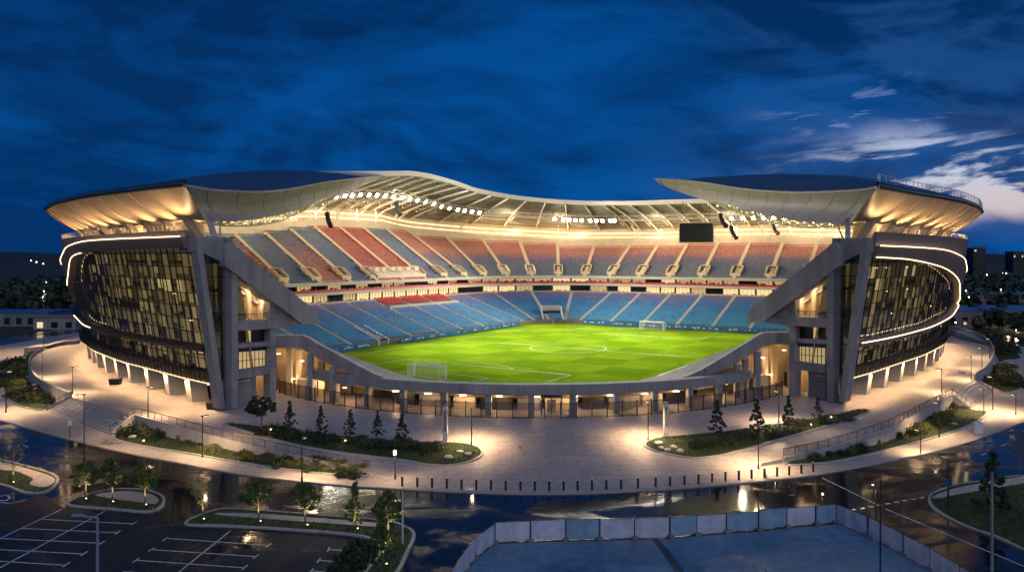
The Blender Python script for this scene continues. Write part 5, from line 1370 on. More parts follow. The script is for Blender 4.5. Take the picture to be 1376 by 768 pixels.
def plant_along(pts, zf, n, spread, size, kinds, lab, group, hz=1.0):
    for i in range(n):
        f = (i + 0.5) / n * (len(pts) - 1); j = int(f); p = pts[j].lerp(pts[min(j + 1, len(pts) - 1)], f - j)
        p = V((p.x + RN.gauss(0, spread), p.y + RN.gauss(0, spread), 0)); p.z = zf(p.x, p.y) - 0.05
        k = RN.choice(kinds); s_ = size * RN.uniform(0.75, 1.25)
        shrub(p, k, s_, s_ * RN.uniform(0.7, 1.05) * hz, lab[k], group)
def labs(where): return ['olive green mounded shrub in ' + where, 'dark evergreen shrub in ' + where, 'golden leaved low shrub in ' + where]
plant_along([WP(*p) for p in ((345, 577), (400, 586), (480, 595), (560, 602), (585, 604))], pLI[1], 22, 0.55, 1.25, (0, 1, 1), labs('the west plaza bed under the narrow trees'), 'shrubs in the west plaza bed', 0.8)
plant_along([WP(*p) for p in ((935, 600), (985, 593), (1060, 581), (1130, 564))], pRI[1], 18, 0.6, 1.25, (0, 1, 1), labs('the east plaza bed under the narrow trees'), 'shrubs in the east plaza bed', 0.8)
plant_along([W(*p, PAVE) for p in ((190, 571), (240, 590), (300, 606), (370, 621), (440, 633), (480, 637))], pLB[1], 34, 0.7, 0.95, (0, 0, 1, 2), labs('the bed below the west railing'), 'shrubs below the west railing')
plant_along([W(*p, PAVE) for p in ((172, 580), (215, 590))], pLB[1], 7, 0.7, 1.5, (0, 1), labs('the wide end of the west railing bed'), 'shrubs at the wide end of the west railing bed')
plant_along([W(*p, PAVE) for p in ((1075, 617), (1140, 604), (1200, 587), (1250, 563), (1285, 546))], pRB[1], 32, 0.8, 1.15, (0, 1, 1, 2), labs('the bed below the east railing'), 'shrubs below the east railing')
plant_along([W(*p, PAVE) for p in ((1225, 585), (1270, 563))], pRB[1], 6, 0.8, 1.5, (0, 2), labs('the wide end of the east railing bed'), 'shrubs at the wide end of the east railing bed')
plant_along([W(*p, PAVE) for p in ((90, 470), (45, 482), (22, 495), (25, 515), (45, 535), (65, 541))], pLO[1], 30, 1.7, 2.1, (0, 1, 0, 2), labs('the bed outside the west balustrade'), 'shrubs outside the west balustrade')
plant_along([W(*p, PAVE) for p in ((1325, 456), (1345, 466), (1352, 478))], pRO[1], 14, 1.3, 2.0, (0, 1, 0), labs('the upper bed outside the east balustrade'), 'shrubs outside the east balustrade')
plant_along([W(*p, PAVE) for p in ((1346, 494), (1352, 508), (1335, 512), (1352, 520))], pRO2[1], 14, 1.2, 1.8, (0, 1, 0), labs('the lower bed outside the east balustrade'), 'shrubs in the lower east bed')
# pale boulders on the lawns
for pz, lst, w in ((1, ((618, 608.5), (603, 615.5), (629, 611.5)), 'west plaza bed'), (1, ((905, 602), (888, 603), (897, 606), (914, 607), (886, 597)), 'east plaza bed'), (0, ((1283, 571),), 'bed below the east railing'), (0, ((178, 588), (1320, 530)), 'shrub beds')):
    for x, y in lst:
        p = WP(x, y) if pz else W(x, y, PAVE); p.z += 0.15; o = MB(); rr = RN.uniform(0.4, 0.6)
        o.ball(p + Z * 0.05, rr, 9, 6, 0.42); o.v = [tuple(V(v) + mnoise.noise_vector(V(v) * 2.3) * 0.09) for v in o.v]
        tag(o.build('boulder', concrete_lt, smooth=True), 'pale low boulder lying on the grass of the ' + w, 'boulder', 'boulders on the grass of the ' + w)

# ------------------------------------------------------------------ lamps, pylons, bollards
def lamp(p, h, lab, group, power=520, style='arm', aim=0.0, cat='street lamp', lit=True, col_=(1.0, 0.64, 0.33)):
    r = empty('street_lamp', p, lab, cat, group)
    mb = MB(); mb.tube(p - Z * 0.05, p + Z * 0.5, 0.11, 0.09, 8); mb.tube(p + Z * 0.5, p + Z * h, 0.065, 0.045, 8); mb.build('lamp_post', steel_dk, r)
    d = V((math.cos(aim), math.sin(aim), 0)); n_ = V((-d.y, d.x, 0))
    if style == 'arm':
        mb = MB(); mb.box(p + Z * (h + 0.03) + d * 0.35, 0.95, 0.26, 0.12, d, n_); mb.build('lamp_head', steel_dk, r)
        lc = p + Z * (h - 0.045) + d * 0.45
        if lit: mb = MB(); mb.box(lc, 0.5, 0.2, 0.03, d, n_); mb.build('lamp_lens', lamp_m, r)
        lc = lc - Z * 0.06
    else:
        mb = MB(); mb.box(p + Z * (h + 0.5), 0.4, 0.4, 0.1); mb.box(p + Z * (h + 0.02), 0.34, 0.34, 0.06)
        for i, j in product((-1, 1), (-1, 1)): mb.tube(p + V((i * .15, j * .15, h)), p + V((i * .15, j * .15, h + .5)), 0.02, n=4)
        mb.build('lantern_cap', steel_dk, r); mb = MB(); mb.box(p + Z * (h + 0.25), 0.24, 0.24, 0.4); mb.build('lantern_glass', lamp_m, r); lc = p + Z * (h + 0.25) + V((0, -0.4, 0))
    if lit and power: light('SPOT' if style == 'arm' else 'POINT', 'lamp_glow', lc, power, col_, (lc - Z) if style == 'arm' else None, 0.12, 155, 0.8)
    return r
cen = V((4, 190, 0))
def aim_c(p): return math.atan2(cen.y - p.y, cen.x - p.x)
LP = [(57, 468, 509, 0, 'lamp post at the bulge of the west balustrade'), (97.6, 493, 529, 0, 'lamp post on the plaza at the head of the west stairs'), (199, 520, 561, 0, 'lamp post at the start of the west ramp railing'),
      (272, 559, 614, 1, 'lamp post standing in the bed below the west railing'), (113, 530, 620, 1, 'tall dark lamp post at the foot of the west stairs'), (8, 499, 554, 1, 'lamp post on the walkway by the rounded west shrub bed'), (405.6, 589, 647, 1, 'lamp post by the kerb under the west ramp'),
      (58, 395, 465, 0, 'far lamp post behind the west balustrade'), (633.5, 549, 598, 2, 'thin lamp post behind the rounded end of the west bed'), (871, 542, 592, 2, 'thin lamp post beside the east pylon'),
      (1046.6, 526, 569, 2, 'lamp post in front of the east fence between two trees'), (1019, 575, 630, 2, 'lamp post at the foot of the east ramp railing'), (1265, 496, 527, 0, 'lamp post on the plaza at the end of the east railing'),
      (1305, 478, 510, 0, 'lamp post on the plaza at the head of the east stairs'), (1319.5, 467, 496, 0, 'lamp post inside the bulge of the east balustrade'), (1330, 455, 481, 0, 'farthest lamp post inside the east balustrade'),
      (1365, 530, 557, 1, 'short lamp post on the walkway beyond the east stairs'), (1334, 506, 550, 1, 'lamp post at the foot of the east stairs'), (1322, 522, 557, 1, 'short lamp post on the lawn edge by the east stairs'),
      (1262, 541, 587, 1, 'pale lamp post in the bed below the east railing'), (1237, 578, 609, 1, 'lamp post on the walkway by the kerb under the east ramp')]
for px, top, base, k, lab in LP:
    p = WP(px, base) if k in (0, 2) else W(px, base, PAVE)
    h = (base - top) * p.y / 1000
    lamp(p, h, lab, 'lamps round the plaza', power=(800 + 110 * h * h) * (1.5 if k == 2 else 1.0), aim=aim_c(p) if px != 113 else math.pi)
p = WP(531, 643); lamp(p, 2.6, 'lantern topped lamp post near the first bollards', 'lamps round the plaza', 500, 'lantern')
# two pale pylons on the plaza beds
for px, top, base, lab in ((598, 545, 596, 'tall pale pylon on the rounded west bed'), (895, 541, 588, 'tall pale pylon on the rounded east bed')):
    p = WP(px, base); h = (base - top) * p.y / 1000; r = empty('pylon', p, lab, 'pylon', 'pylons on the plaza')
    mb = MB(); mb.box(p + Z * h / 2, 0.62, 0.3, h); mb.build('pylon_body', pylon_m, r); mb = MB(); mb.box(p + V((0, -0.165, h * 0.62)), 0.34, 0.03, h * 0.55); mb.build('pylon_panel', concrete_dk, r)
    mb = MB(); mb.box(p + Z * (h + 0.06), 0.7, 0.38, 0.12); mb.build('pylon_cap', steel_dk, r)
    mb = MB(); mb.box(p + Z * 0.1, 0.9, 0.55, 0.3); mb.build('pylon_base', concrete_dk, r)
bol = [(539, 661)] + [(559.5, 662.5), (579.5, 663), (599.5, 663), (619.5, 663)] + [(639.6 + 19.6 * i, 663.3) for i in range(0)]
bx = [539, 559.5, 579.5, 599.5, 619.5, 639.5, 659.5, 679.5, 699.5, 719, 738.5, 758, 777, 796.5, 816, 836, 859, 883, 902.5, 922, 941, 959.5, 977.5, 995.5, 1013, 1030.5, 1047.5, 1064, 1080.5, 1096.5]
kl = sorted([(CX + 1000 * p.x / p.y, p) for p in kc if p.y < 100], key=lambda a: a[0])
for i, x in enumerate(bx):
    for (x0, p0), (x1, p1) in zip(kl, kl[1:]):
        if x0 <= x <= x1: p = p0.lerp(p1, (x - x0) / max(1e-6, x1 - x0)); break
    p = V((p.x, p.y + 0.75, hp(p.y + 0.75) if 533 < x < 1018 else PAVE)); sc_ = p.y + 0.0
    b = empty('bollard', p, '%s bollard of the kerb row, counted from the lantern post' % (ORD + ['twenty-ninth', 'thirtieth', 'thirty-first'])[i], 'bollard', 'bollards along the plaza kerb')
    mb = MB(); mb.tube(p - Z * 0.05, p + Z * 1.02, 0.12, n=10); mb.build('bollard_body', steel_dk, b); mb = MB(); mb.tube(p + Z * 1.02, p + Z * 1.08, 0.13, 0.10, 10); mb.build('bollard_cap', steel_lt, b)

# entrance fence
fdl, fdr = ringpx(372, 54.4), ringpx(1046, 53.4)
fence = empty('perimeter_fence', ring(54, 0), 'long smoked panel fence across the stadium entrance front', 'fence')
fp = drange(fdl, fdr, 2.35)
for i, d in enumerate(fp):
    t = V((math.cos(rad(d)), math.sin(rad(d)), 0)); mb = MB(); mb.box(ring(54, d, 1.1), 0.14, 0.14, 2.3, t, V((t.y, -t.x, 0))); mb.build('fence_post', black_m, fence)
for a, b in zip(fp, fp[1:]):
    mb = MB(); p, q = ring(54, a + 0.1), ring(54, b - 0.1)
    mb.quad(p + Z * 0.12, q + Z * 0.12, q + Z * 2.0, p + Z * 2.0); pn = mb.build('fence_panel', fence_glass, fence, norm=False)
    mb = MB(); mb.beam(p + Z * 2.03, q + Z * 2.03, 0.06, 0.07); mb.beam(p + Z * 0.1, q + Z * 0.1, 0.06, 0.07)
    for k in range(1, 8): c = p.lerp(q, k / 8); mb.tube(c + Z * 0.1, c + Z * 2.0, 0.012, n=3, caps=False)
    mb.build('panel_frame', steel_dk, pn)
# ticket booth frame and litter bins
p = WP(741, 556); bt = empty('entry_gate', p, 'blue framed entry gate in front of the central fence', 'gate'); mb = MB()
for i in (-1, 0, 1): mb.box(p + V((i * 1.4, 0, 1.2)), 0.14, 0.6, 2.4)
mb.box(p + V((0, 0, 2.45)), 3.0, 0.7, 0.14); mb.build('gate_frame', mat('blue_grey_frame', (0.06, 0.09, 0.14), 0.5), bt); mb = MB(); mb.box(p + Z * 1.1, 1.2, 0.05, 1.8); mb.build('gate_leaf', fence_glass, bt)
for px, py, k, lab in ((1096, 0, 0, ''),):
    pass
for px, py, lab in ((155, 516, 'dark waste bin against a pillar of the west wing'), (287, 549, 'low dark planter at the foot of the west tower'), (337, 540, 'black waste container in the west tower passage')):
    p = WP(px, py); b = empty('waste_bin', p, lab, 'bin', 'bins beside the west wing'); mb = MB(); mb.hexa([p + V(v) for v in ((-.8, -.5, 0), (.8, -.5, 0), (.8, .5, 0), (-.8, .5, 0), (-.9, -.6, .9), (.9, -.6, .9), (.9, .6, .9), (-.9, .6, .9))]); mb.build('bin_body', black_m, b); mb = MB(); mb.box(p + Z * 0.96, 1.9, 1.3, 0.12); mb.build('bin_lid', steel_dk, b)
# street furniture along the road
for px, py, lab in ((1322, 530, 'white sign board on the walkway by the east lawn'), ):
    p = W(1315, 585, PAVE); sgn = empty('notice_board', p, 'white notice board on the walkway beside the east kerb', 'sign'); mb = MB(); mb.box(p + Z * 1.0, 1.1, 0.1, 1.5); mb.build('board_panel', white_p, sgn); mb = MB()
    for i in (-1, 1): mb.tube(p + V((i * .45, .1, 0)), p + V((i * .45, .1, 1.7)), 0.04)
    mb.build('board_post', steel_dk, sgn)
p = W(94, 587, PAVE); sgn = empty('parking_meter', p, 'slim pay station post by the west kerb', 'pay station'); mb = MB(); mb.tube(p, p + Z * 1.7, 0.06); mb.build('meter_post', steel_dk, sgn); mb = MB(); mb.box(p + Z * 1.85, 0.4, 0.3, 0.55); mb.build('meter_head', white_p, sgn)
def post(px, top, base, z, lab, m=steel_lt, arm=0, r_=0.075, extra=None, lit=False):
    p = W(px, base, z); h = (base - top) * p.y / 1000
    o = empty('lighting_column', p, lab, 'lighting column', 'tall columns by the road and car park'); mb = MB(); mb.tube(p, p + Z * h, r_ * 1.2, r_ * 0.8, 8); mb.build('column_shaft', m, o)
    if arm: mb = MB(); mb.beam(p + Z * h, p + Z * (h + 0.15) + V((arm, 0, 0)), 0.1, 0.1); mb.box(p + Z * (h + 0.15) + V((arm, 0, 0)), 0.7, 0.3, 0.1); mb.build('column_arm', m, o)
    if extra: mb = MB(); mb.box(p + Z * h * 0.52 + V((0, -.12, 0)), 0.55, 0.06, 0.7); mb.build('sign_plate', mat('blue_sign', (0.02, 0.06, 0.2), 0.4), o)
    if lit:
        mb = MB(); mb.ball(p + Z * (h + 0.18) + V((arm * 0.8, -0.05, -0.1)), 0.10); mb.build('lamp_lens', lamp_m, o); light('SPOT', 'lamp_glow', p + Z * (h - 0.1) + V((arm, 0, -0.1)), 420, WARM, p + V((arm, 0, 0)), 0.15, 150, 0.8)
    return o
post(131, 695, 838, ROAD, 'tall grey column rising through the parking bays', mat('grey_blue_steel', (0.22, 0.27, 0.34), 0.45), arm=-1.3, r_=0.1)
post(541, 660, 730, PKZ, 'thin grey column on the bend of the long island')
post(1333, 634, 860, ROAD, 'very tall grey column in front of the lawn corner', mat('mid_grey_steel', (0.25, 0.25, 0.27), 0.45), r_=0.085)
post(1274, 617, 680, PKZ, 'dark column with a blue sign plate at the lawn corner', steel_dk, arm=-0.9, extra=True)
post(1183, 643, 800, ROAD, 'thin dark column standing inside the hoarding corner', steel_dk, r_=0.06)
post(1177, 651, 690, ROAD, 'short lit road lamp beside the white road line', steel_dk, arm=-0.4, r_=0.06, lit=True)
post(1105, 664, 684, ROAD, 'small lit marker lamp at the hoarding corner', steel_dk, arm=0, r_=0.05, lit=True)

# ------------------------------------------------------------------ hoarding round the building plot
def hoard(a, b, m, lab, group, hgt=1.62):
    hgt += RN.uniform(-0.07, 0.06)
    a, b = V((*a.xy, ROAD)), V((*b.xy, ROAD)); d = (b - a); L = d.length; d.normalize(); n_ = V((d.y, -d.x, 0)); c = (a + b) / 2
    o = empty('hoarding_panel', c, lab, 'hoarding', group)
    mb = MB(); rows = []
    for i in range(7):
        p = a.lerp(b, 0.02 + 0.96 * i / 6) + n_ * (0.07 * math.sin(i * 2.1 + a.x)); rows.append([p + n_ * 0.02 + Z * 0.03, p + n_ * 0.02 + Z * hgt, p - n_ * 0.02 + Z * hgt, p - n_ * 0.02 + Z * 0.03])
    mb.grid(rows, True); mb.build('panel_sheet', m, o)
    mb = MB(); mb.tube(a + Z * 0.1, a + Z * (hgt + 0.18), 0.06, n=6); mb.tube(a + Z * (hgt + 0.03), b + Z * (hgt + 0.03), 0.03, n=5); mb.build('panel_frame', steel_dk, o)
    mb = MB(); mb.box(a + Z * 0.11, 0.5, 0.85, 0.2, d, n_); mb.build('foot_block', concrete_dk, o)
    return o
fr = [(665, 728), (713, 726), (760, 724.3), (806, 723.3), (852.5, 722.5), (900, 721), (936, 717.3), (976, 714), (1019, 711), (1057, 707), (1096, 703.5), (1123, 701)]
FR = [W(x, y, ROAD) for x, y in fr]
for i, (a, b) in enumerate(zip(FR, FR[1:])):
    hoard(a, b, [hoard_w, hoard_w, hoard_b, hoard_w, hoard_w, hoard_b, hoard_w, hoard_b, hoard_b, hoard_w, hoard_b][i], '%s %s hoarding panel of the straight row, counted from the angled end' % (ORD[i], ['white', 'white', 'blue-grey', 'white', 'white', 'blue-grey', 'white', 'blue-grey', 'blue-grey', 'white', 'blue-grey'][i]), 'hoarding panels round the building plot')
LS = [W(665, 728, ROAD), W(638, 750, ROAD), W(622, 772, ROAD), W(606, 800, ROAD)]
for i, (a, b) in enumerate(zip(LS[1:], LS)): hoard(a, b, hoard_w, '%s white panel of the angled hoarding beside the big puddle' % ORD[i], 'hoarding panels on the puddle side')
RS = [W(1123, 701, ROAD), W(1166, 720, ROAD), W(1214, 745, ROAD), W(1250, 765, ROAD), W(1290, 790, ROAD), W(1340, 820, ROAD)]
for i, (a, b) in enumerate(zip(RS, RS[1:])): hoard(a, b, hoard_w, '%s pale panel of the slanting hoarding beside the road' % ORD[i], 'hoarding panels on the road side')
rink = [(p.x, p.y) for p in FR] + [(p.x, p.y) for p in RS[1:]] + [(40, 38), (0, 36), (-4, 40)] + [(p.x, p.y) for p in LS[:0:-1]]
rink = [(x, y - 0.5) for x, y in rink]
o = slab('building_plot', rink, ROAD + 0.03, ROAD - 0.2, rink_m); tag(o, 'pale bluish screed of the empty building plot', 'ground', kind='structure')
dk = mat('dark_screed_channel', (0.03, 0.05, 0.07), 0.5, var=0.3, scale=1)
st = [W(*p, ROAD + 0.036) for p in ((876, 723), (884, 723), (898, 738), (926, 775), (945, 800), (930, 800), (910, 772), (890, 742))]
mb = MB(); mb.v = [tuple(p) for p in st]; mb.f = [tuple(range(len(st)))]; tag(mb.build('drain_channel', dk), 'dark channel crossing the building plot', 'channel', kind='structure')
# bank of soil outside the hoarding, low retaining ledge by the road
o = slab('footpath', [(p.x, p.y) for p in [W(1130, 701, ROAD), W(1260, 765, ROAD), W(1370, 830, ROAD), W(1400, 830, ROAD), W(1290, 765, ROAD), W(1150, 701, ROAD)]], ROAD + 0.09, -2.1, concrete_lt); tag(o, 'pale ledge between the slanting hoarding and the road', 'ledge', kind='structure')

# markings
def flat(pts_px, w, m, name, lab, z=ROAD + 0.006):
    mb = MB()
    for l in pts_px:
        a, b = W(*l[0], z), W(*l[1], z); d = (b - a).normalized(); n_ = V((-d.y, d.x, 0)) * w / 2; mb.quad(a - n_, b - n_, b + n_, a + n_)
    return tag(mb.build(name, m, norm=False), lab, 'markings', kind='structure')
pk = [((84, 683), (0, 722.6)), ((0, 722.6), (-70, 756)), ((141, 686), (0, 762)), ((0, 762), (-20, 773)), ((57, 697), (179, 703)), ((27, 709), (157, 715)), ((0, 722.6), (135.5, 729)), ((-10, 737), (111, 743.5)), ((-20, 752), (87, 758.5)), ((-40, 768), (60, 775)),
      ((184, 700), (176, 704.5)), ((162, 712), (154, 717.5)), ((141, 726), (131, 732)), ((118, 740), (108, 746)), ((94, 754.5), (84, 761)),
      ((310, 712), (240, 768)), ((240, 768), (220, 784)), ((226, 722.6), (361, 732)), ((203, 737.5), (344, 747)), ((184, 752), (329, 762)), ((165, 767), (310, 778)), ((226, 721), (218, 726)), ((208, 735), (199, 740)), ((187, 749), (178, 755)), ((365, 729), (357, 735)), ((348, 744), (340, 750)), ((333, 758), (325, 765)),
      ((442, 737.5), (466, 739)), ((443, 734.5), (440, 740)), ((428, 752), (452, 754)), ((431, 749), (426, 755)), ((418, 766), (440, 768)), ((421, 763), (415, 770)), ((500, 768), (512, 752))]
flat(pk, 0.13, mark_m, 'parking_marking', 'white bay lines on the dark car park')
hc = [((0, 666), (9, 664.5)), ((9, 664.5), (14, 668)), ((14, 668), (8, 672)), ((8, 672), (-4, 671)), ((12, 676), (35, 671)), ((0, 674), (13, 676))]
flat(hc, 0.16, mark_m, 'parking_marking', 'painted symbol on the car park lane')
flat([((1105, 641.5), (1184, 680)), ((1190, 683), (1376, 760)), ((1376, 760), (1420, 779))], 0.14, mark_m, 'road_marking', 'long white line along the side road')
dsh = []
for i in range(9):
    x0 = 1144 + i * 11.5; y = lambda x: 684.7 + (x - 1144) * (668 - 684.7) / 94; dsh.append(((x0, y(x0)), (x0 + 6, y(x0 + 6))))
flat(dsh, 0.3, mark_m, 'road_marking', 'dashed white give-way line across the side road')
dsh = []
for px0, py0, px1, py1 in ((1255, 630.5, 1263, 628.5), (1287, 622, 1294, 619.5), (1318, 611, 1325, 608.5), (1345, 599, 1352, 596), (1060, 665, 1068, 664), (30, 598, 38, 600), (470, 684, 480, 685)): dsh.append(((px0, py0), (px1, py1)))
flat(dsh, 0.16, mark_m, 'road_marking', 'short dashes along the middle of the ring road')
o = slab('car_park', [(p.x, p.y) for p in [W(-140, 700, ROAD), W(60, 664, ROAD), W(84, 681, ROAD), W(200, 691, ROAD), W(245, 706, ROAD), W(300, 711, ROAD), W(380, 715, ROAD), W(470, 722, ROAD), W(500, 731, ROAD), W(505, 742, ROAD), W(480, 790, ROAD), W(440, 840, ROAD), W(-160, 840, ROAD)]], ROAD + 0.003, ROAD - 0.1, parking_m); tag(o, 'dark blue-grey car park asphalt with patches of water', 'car park', kind='structure')
# low lights standing on lawns
for px, py, z, lab in ((193, 598, 0, 'small garden spotlight at the foot of the west railing bed'), (600, 0, 0, ''), ):
    if not lab: continue
    p = W(px, py, PAVE); u = empty('garden_spotlight', p, lab, 'garden light'); mb = MB(); mb.tube(p, p + Z * 0.55, 0.06, n=6); mb.build('lamp_body', steel_dk, u); mb = MB(); mb.ball(p + Z * 0.62, 0.10); mb.build('lens', lamp_m, u)
for px, py, lab in ((364, 583, 'small garden spotlight in the west plaza bed by the round tree'), (464, 598, 'small garden spotlight in the west plaza bed under the middle tree'), (1090, 576, 'small garden spotlight in the east plaza bed'), (1117, 566, 'small garden spotlight at the tapered end of the east bed')):
    p = WP(px, py) + Z * 0.15; u = empty('garden_spotlight', p, lab, 'garden light', 'garden spotlights in the plaza beds'); mb = MB(); mb.tube(p, p + Z * 0.4, 0.06, n=6); mb.build('lamp_body', steel_dk, u); mb = MB(); mb.ball(p + Z * 0.46, 0.09); mb.build('lens', lamp_m, u)
    light('POINT', 'garden_glow', p + V((0, -0.3, 0.7)), 16, (1.0, 0.72, 0.3), size=0.1)
# ------------------------------------------------------------------ far surroundings
def hills(name, D, x0, x1, base, amp, seed, lab):
    mb = MB(); rows = []; n = 90
    for i in range(n + 1):
        x = x0 + (x1 - x0) * i / n; h = base + amp * mnoise.noise(V((i * 0.09, seed, 0))) + amp * 0.3 * mnoise.noise(V((i * 0.5, seed, 4)))
        rows.append([V((x, D - 500, -3)), V((x, D - 150, h * 0.6)), V((x, D, max(2, h))), V((x, D + 400, -3))])
    mb.grid(rows); tag(mb.build(name, hill_m, norm=False, smooth=True), lab, 'hills', kind='structure')
hills('hill', 3600, -4200, 4200, 34, 22, 2.2, 'low dark hills along the horizon')
# woods beyond the road: leaf clumps in one mass either side
def wood(x0, x1, y0, y1, n, lab, seed, hmin=7, hmax=13):
    r = random.Random(seed); mb = MB()
    for _ in range(n):
        x, y = r.uniform(x0, x1), y0 + (y1 - y0) * r.random() ** 1.4; h = r.uniform(hmin, hmax); w = h * r.uniform(0.28, 0.45)
        mb.tube((x, y, -2.3), (x, y, h * 0.5), 0.25, 0.12, 4, caps=False)
        for k in range(26):
            a = V((r.gauss(0, 1), r.gauss(0, 1), r.gauss(0, 1))).normalized(); c = V((x + a.x * w * .8, y + a.y * w * .8, h * 0.6 + a.z * h * 0.4 - 2)); b = a.orthogonal().normalized(); d = a.cross(b); s_ = r.uniform(0.8, 1.7)
            mb.quad(c - b * s_, c + d * s_, c + b * s_, c - d * s_)
    tag(mb.build('wood', leaf_dark, norm=False), lab, 'wood', kind='stuff')
wood(-330, -125, 320, 620, 420, 'dark far wood beyond the river road', 1)
wood(150, 420, 300, 620, 480, 'dark far wood beyond the east side of the stadium', 2)
wood(150, 230, 225, 290, 60, 'dark trees along the far side road behind the east wing', 3, 4, 8)
wood(-230, -150, 300, 330, 40, 'dark trees behind the low blue-roofed buildings', 5, 5, 9)
# water and bank at far left
slab('river', [(-420, 262), (-128, 262), (-128, 292), (-420, 310)], -2.18, -2.29, water_m, kind='structure', label='dark water reflecting far lamps')
def bldg(x, y, w, d, h, name, lab, cat, wm, roof_m_, floors=2, lit=0.3, group=None, rz=0, roof_over=0.6):
    b = empty(name, (x, y, -2.2), lab, cat, group); c = V((x, y, -2.2)); ax = V((math.cos(rz), math.sin(rz), 0)); ay = V((-ax.y, ax.x, 0))
    mb = MB(); mb.box(c + Z * h / 2, w, d, h, ax, ay); mb.build('wall', wm, b)
    mb = MB(); mb.box(c + Z * (h + 0.2), w + roof_over, d + roof_over, 0.4, ax, ay); mb.build('roof', roof_m_, b)
    nx = max(2, int(w / 4))
    for f in range(floors):
        for i in range(nx):
            z = h * (f + 0.35) / floors; p = c + ax * (-w / 2 + (i + 0.5) * w / nx) - ay * (d / 2 + 0.04) + Z * (z + h * 0.1)
            on = RN.random() < lit; mb = MB(); mb.box(p, w / nx * 0.45, 0.06, h / floors * 0.45, ax, ay); mb.build('window', rooms[3] if on else suite_dk, b)
    return b
blue_roof = mat('blue_sheet_roof', (0.03, 0.13, 0.30), 0.4, var=0.15)
bldg(-185, 262, 52, 14, 5.0, 'warehouse', 'long low warehouse with a blue roof beyond the ring road', 'building', concrete_dk, blue_roof, 1, 0.0)
bldg(-150, 248, 14, 8, 4.2, 'kiosk_building', 'small pale building with a lit doorway beside the warehouse', 'building', concrete, concrete_dk, 1, 0.2)
bldg(168, 262, 70, 26, 6.0, 'warehouse', 'large flat blue-roofed hall behind the east wing', 'building', concrete_dk, blue_roof, 1, 0.0)
bldg(205, 330, 60, 20, 8.0, 'warehouse', 'second blue-roofed hall further behind the east wing', 'building', concrete_dk, blue_roof, 1, 0.05)
def highrise(px0, px1, top, D, lab, floors, lit):
    a, b = at(px0, top, D), at(px1, top, D); w = b.x - a.x
    return bldg((a.x + b.x) / 2, D, w, 20, a.z + 2.2, 'tower_block', lab, 'building', steel_dk, black_m, floors, lit, group='far tower blocks', roof_over=0)
highrise(1301, 1318, 333.5, 900, 'tall dark tower block on the horizon beyond the east wing', 9, 0.06)
highrise(1356, 1370, 338, 1200, 'lower dark block at the horizon near a red light', 5, 0.1)
# flyover at the far left
fo = empty('road_bridge', (-230, 330, -2.2), 'long pale road bridge crossing behind the blue-roofed warehouse', 'bridge'); mb = MB()
mb.box((-260, 340, 2.5), 330, 10, 0.9); mb.box((-260, 335, 3.5), 330, 0.3, 1.1); mb.build('bridge_deck', concrete, fo)
for k in range(8): mb = MB(); mb.box((-410 + 40 * k, 340, 0), 2.2, 5, 4.8); mb.build('bridge_pier', concrete_dk, fo)
# lamps along the far roads
fl = [(24, 392, 330), (59, 391, 318), (160/3.84, 350, 1000), (49, 352, 900), (58, 354, 880), (10, 455, 235), (43, 455, 240), (59, 452, 238), (6, 476, 200), (62, 379, 420), (1298, 390.5, 330), (1345, 389, 340), (1322, 400, 330), (1340, 401, 345), (1360, 402, 350), (1302, 399, 300), (1326, 369, 500), (1352, 367, 800), (1347, 367, 820), (1363, 344, 1400),
      (1284, 433, 232), (1327, 437, 250), (1353, 434, 245), (1365, 443, 236), (1365, 455, 215), (1303, 428, 262), (1371, 470, 200), (1316, 349, 1100), (1310, 345, 1050), (76, 398, 360), (20, 440, 262), (33, 418, 330)]
for i, (px, py, D) in enumerate(fl):
    p = at(px, py, D); p0 = V((p.x, p.y, -2.25)); rr = max(0.2, D * 0.0007)
    if D < 430:
        o = empty('distant_lamp', p0, 'small distant road lamp glowing in the dark beyond the %s wing' % ('west' if px < 600 else 'east'), 'street lamp', 'far road lamps beyond the %s wing' % ('west' if px < 600 else 'east'))
        mb = MB(); mb.tube(p0, p, 0.09, 0.06, 5); mb.build('lamp_post', steel_dk, o); mb = MB(); mb.ball(p, rr); mb.build('lamp_globe', city_win, o)
        if D < 265: light('POINT', 'lamp_glow', p + V((0, -0.6, -0.3)), 220, WARM, size=0.3)
    else:
        mb = MB(); mb.ball(p, rr); o = mb.build('distant_light', city_win); tag(o, 'point of light among the dark country beyond the %s wing' % ('west' if px < 600 else 'east'), 'light', 'far points of light beyond the %s wing' % ('west' if px < 600 else 'east'))

# ------------------------------------------------------------------ sky, dusk fill lamp, camera
w = bpy.data.worlds.new('World'); sc.world = w; w.use_nodes = True; nt = w.node_tree; L = nt.links.new
bg = nt.nodes['Background']
def N_(t, **k):
    n = nt.nodes.new(t)
    for a, v in k.items(): setattr(n, a, v)
    return n
def M_(op, a, b=None, c=None, clamp=False):
    n = N_('ShaderNodeMath', operation=op, use_clamp=clamp)
    for i, x in enumerate((a, b, c)):
        if x is None: continue
        if isinstance(x, (int, float)): n.inputs[i].default_value = x
        else: L(x, n.inputs[i])
    return n.outputs[0]
def MR(x, a, b, lo=0.0, hi=1.0, t='SMOOTHSTEP'):
    n = N_('ShaderNodeMapRange', interpolation_type=t); L(x, n.inputs[0]); n.inputs[1].default_value = a; n.inputs[2].default_value = b; n.inputs[3].default_value = lo; n.inputs[4].default_value = hi; return n.outputs[0]
def MIX(f, a, b):
    n = N_('ShaderNodeMix', data_type='RGBA')
    if isinstance(f, (int, float)): n.inputs[0].default_value = f
    else: L(f, n.inputs[0])
    for i, x in ((6, a), (7, b)):
        if isinstance(x, tuple): n.inputs[i].default_value = (*x, 1)
        else: L(x, n.inputs[i])
    return n.outputs[2]
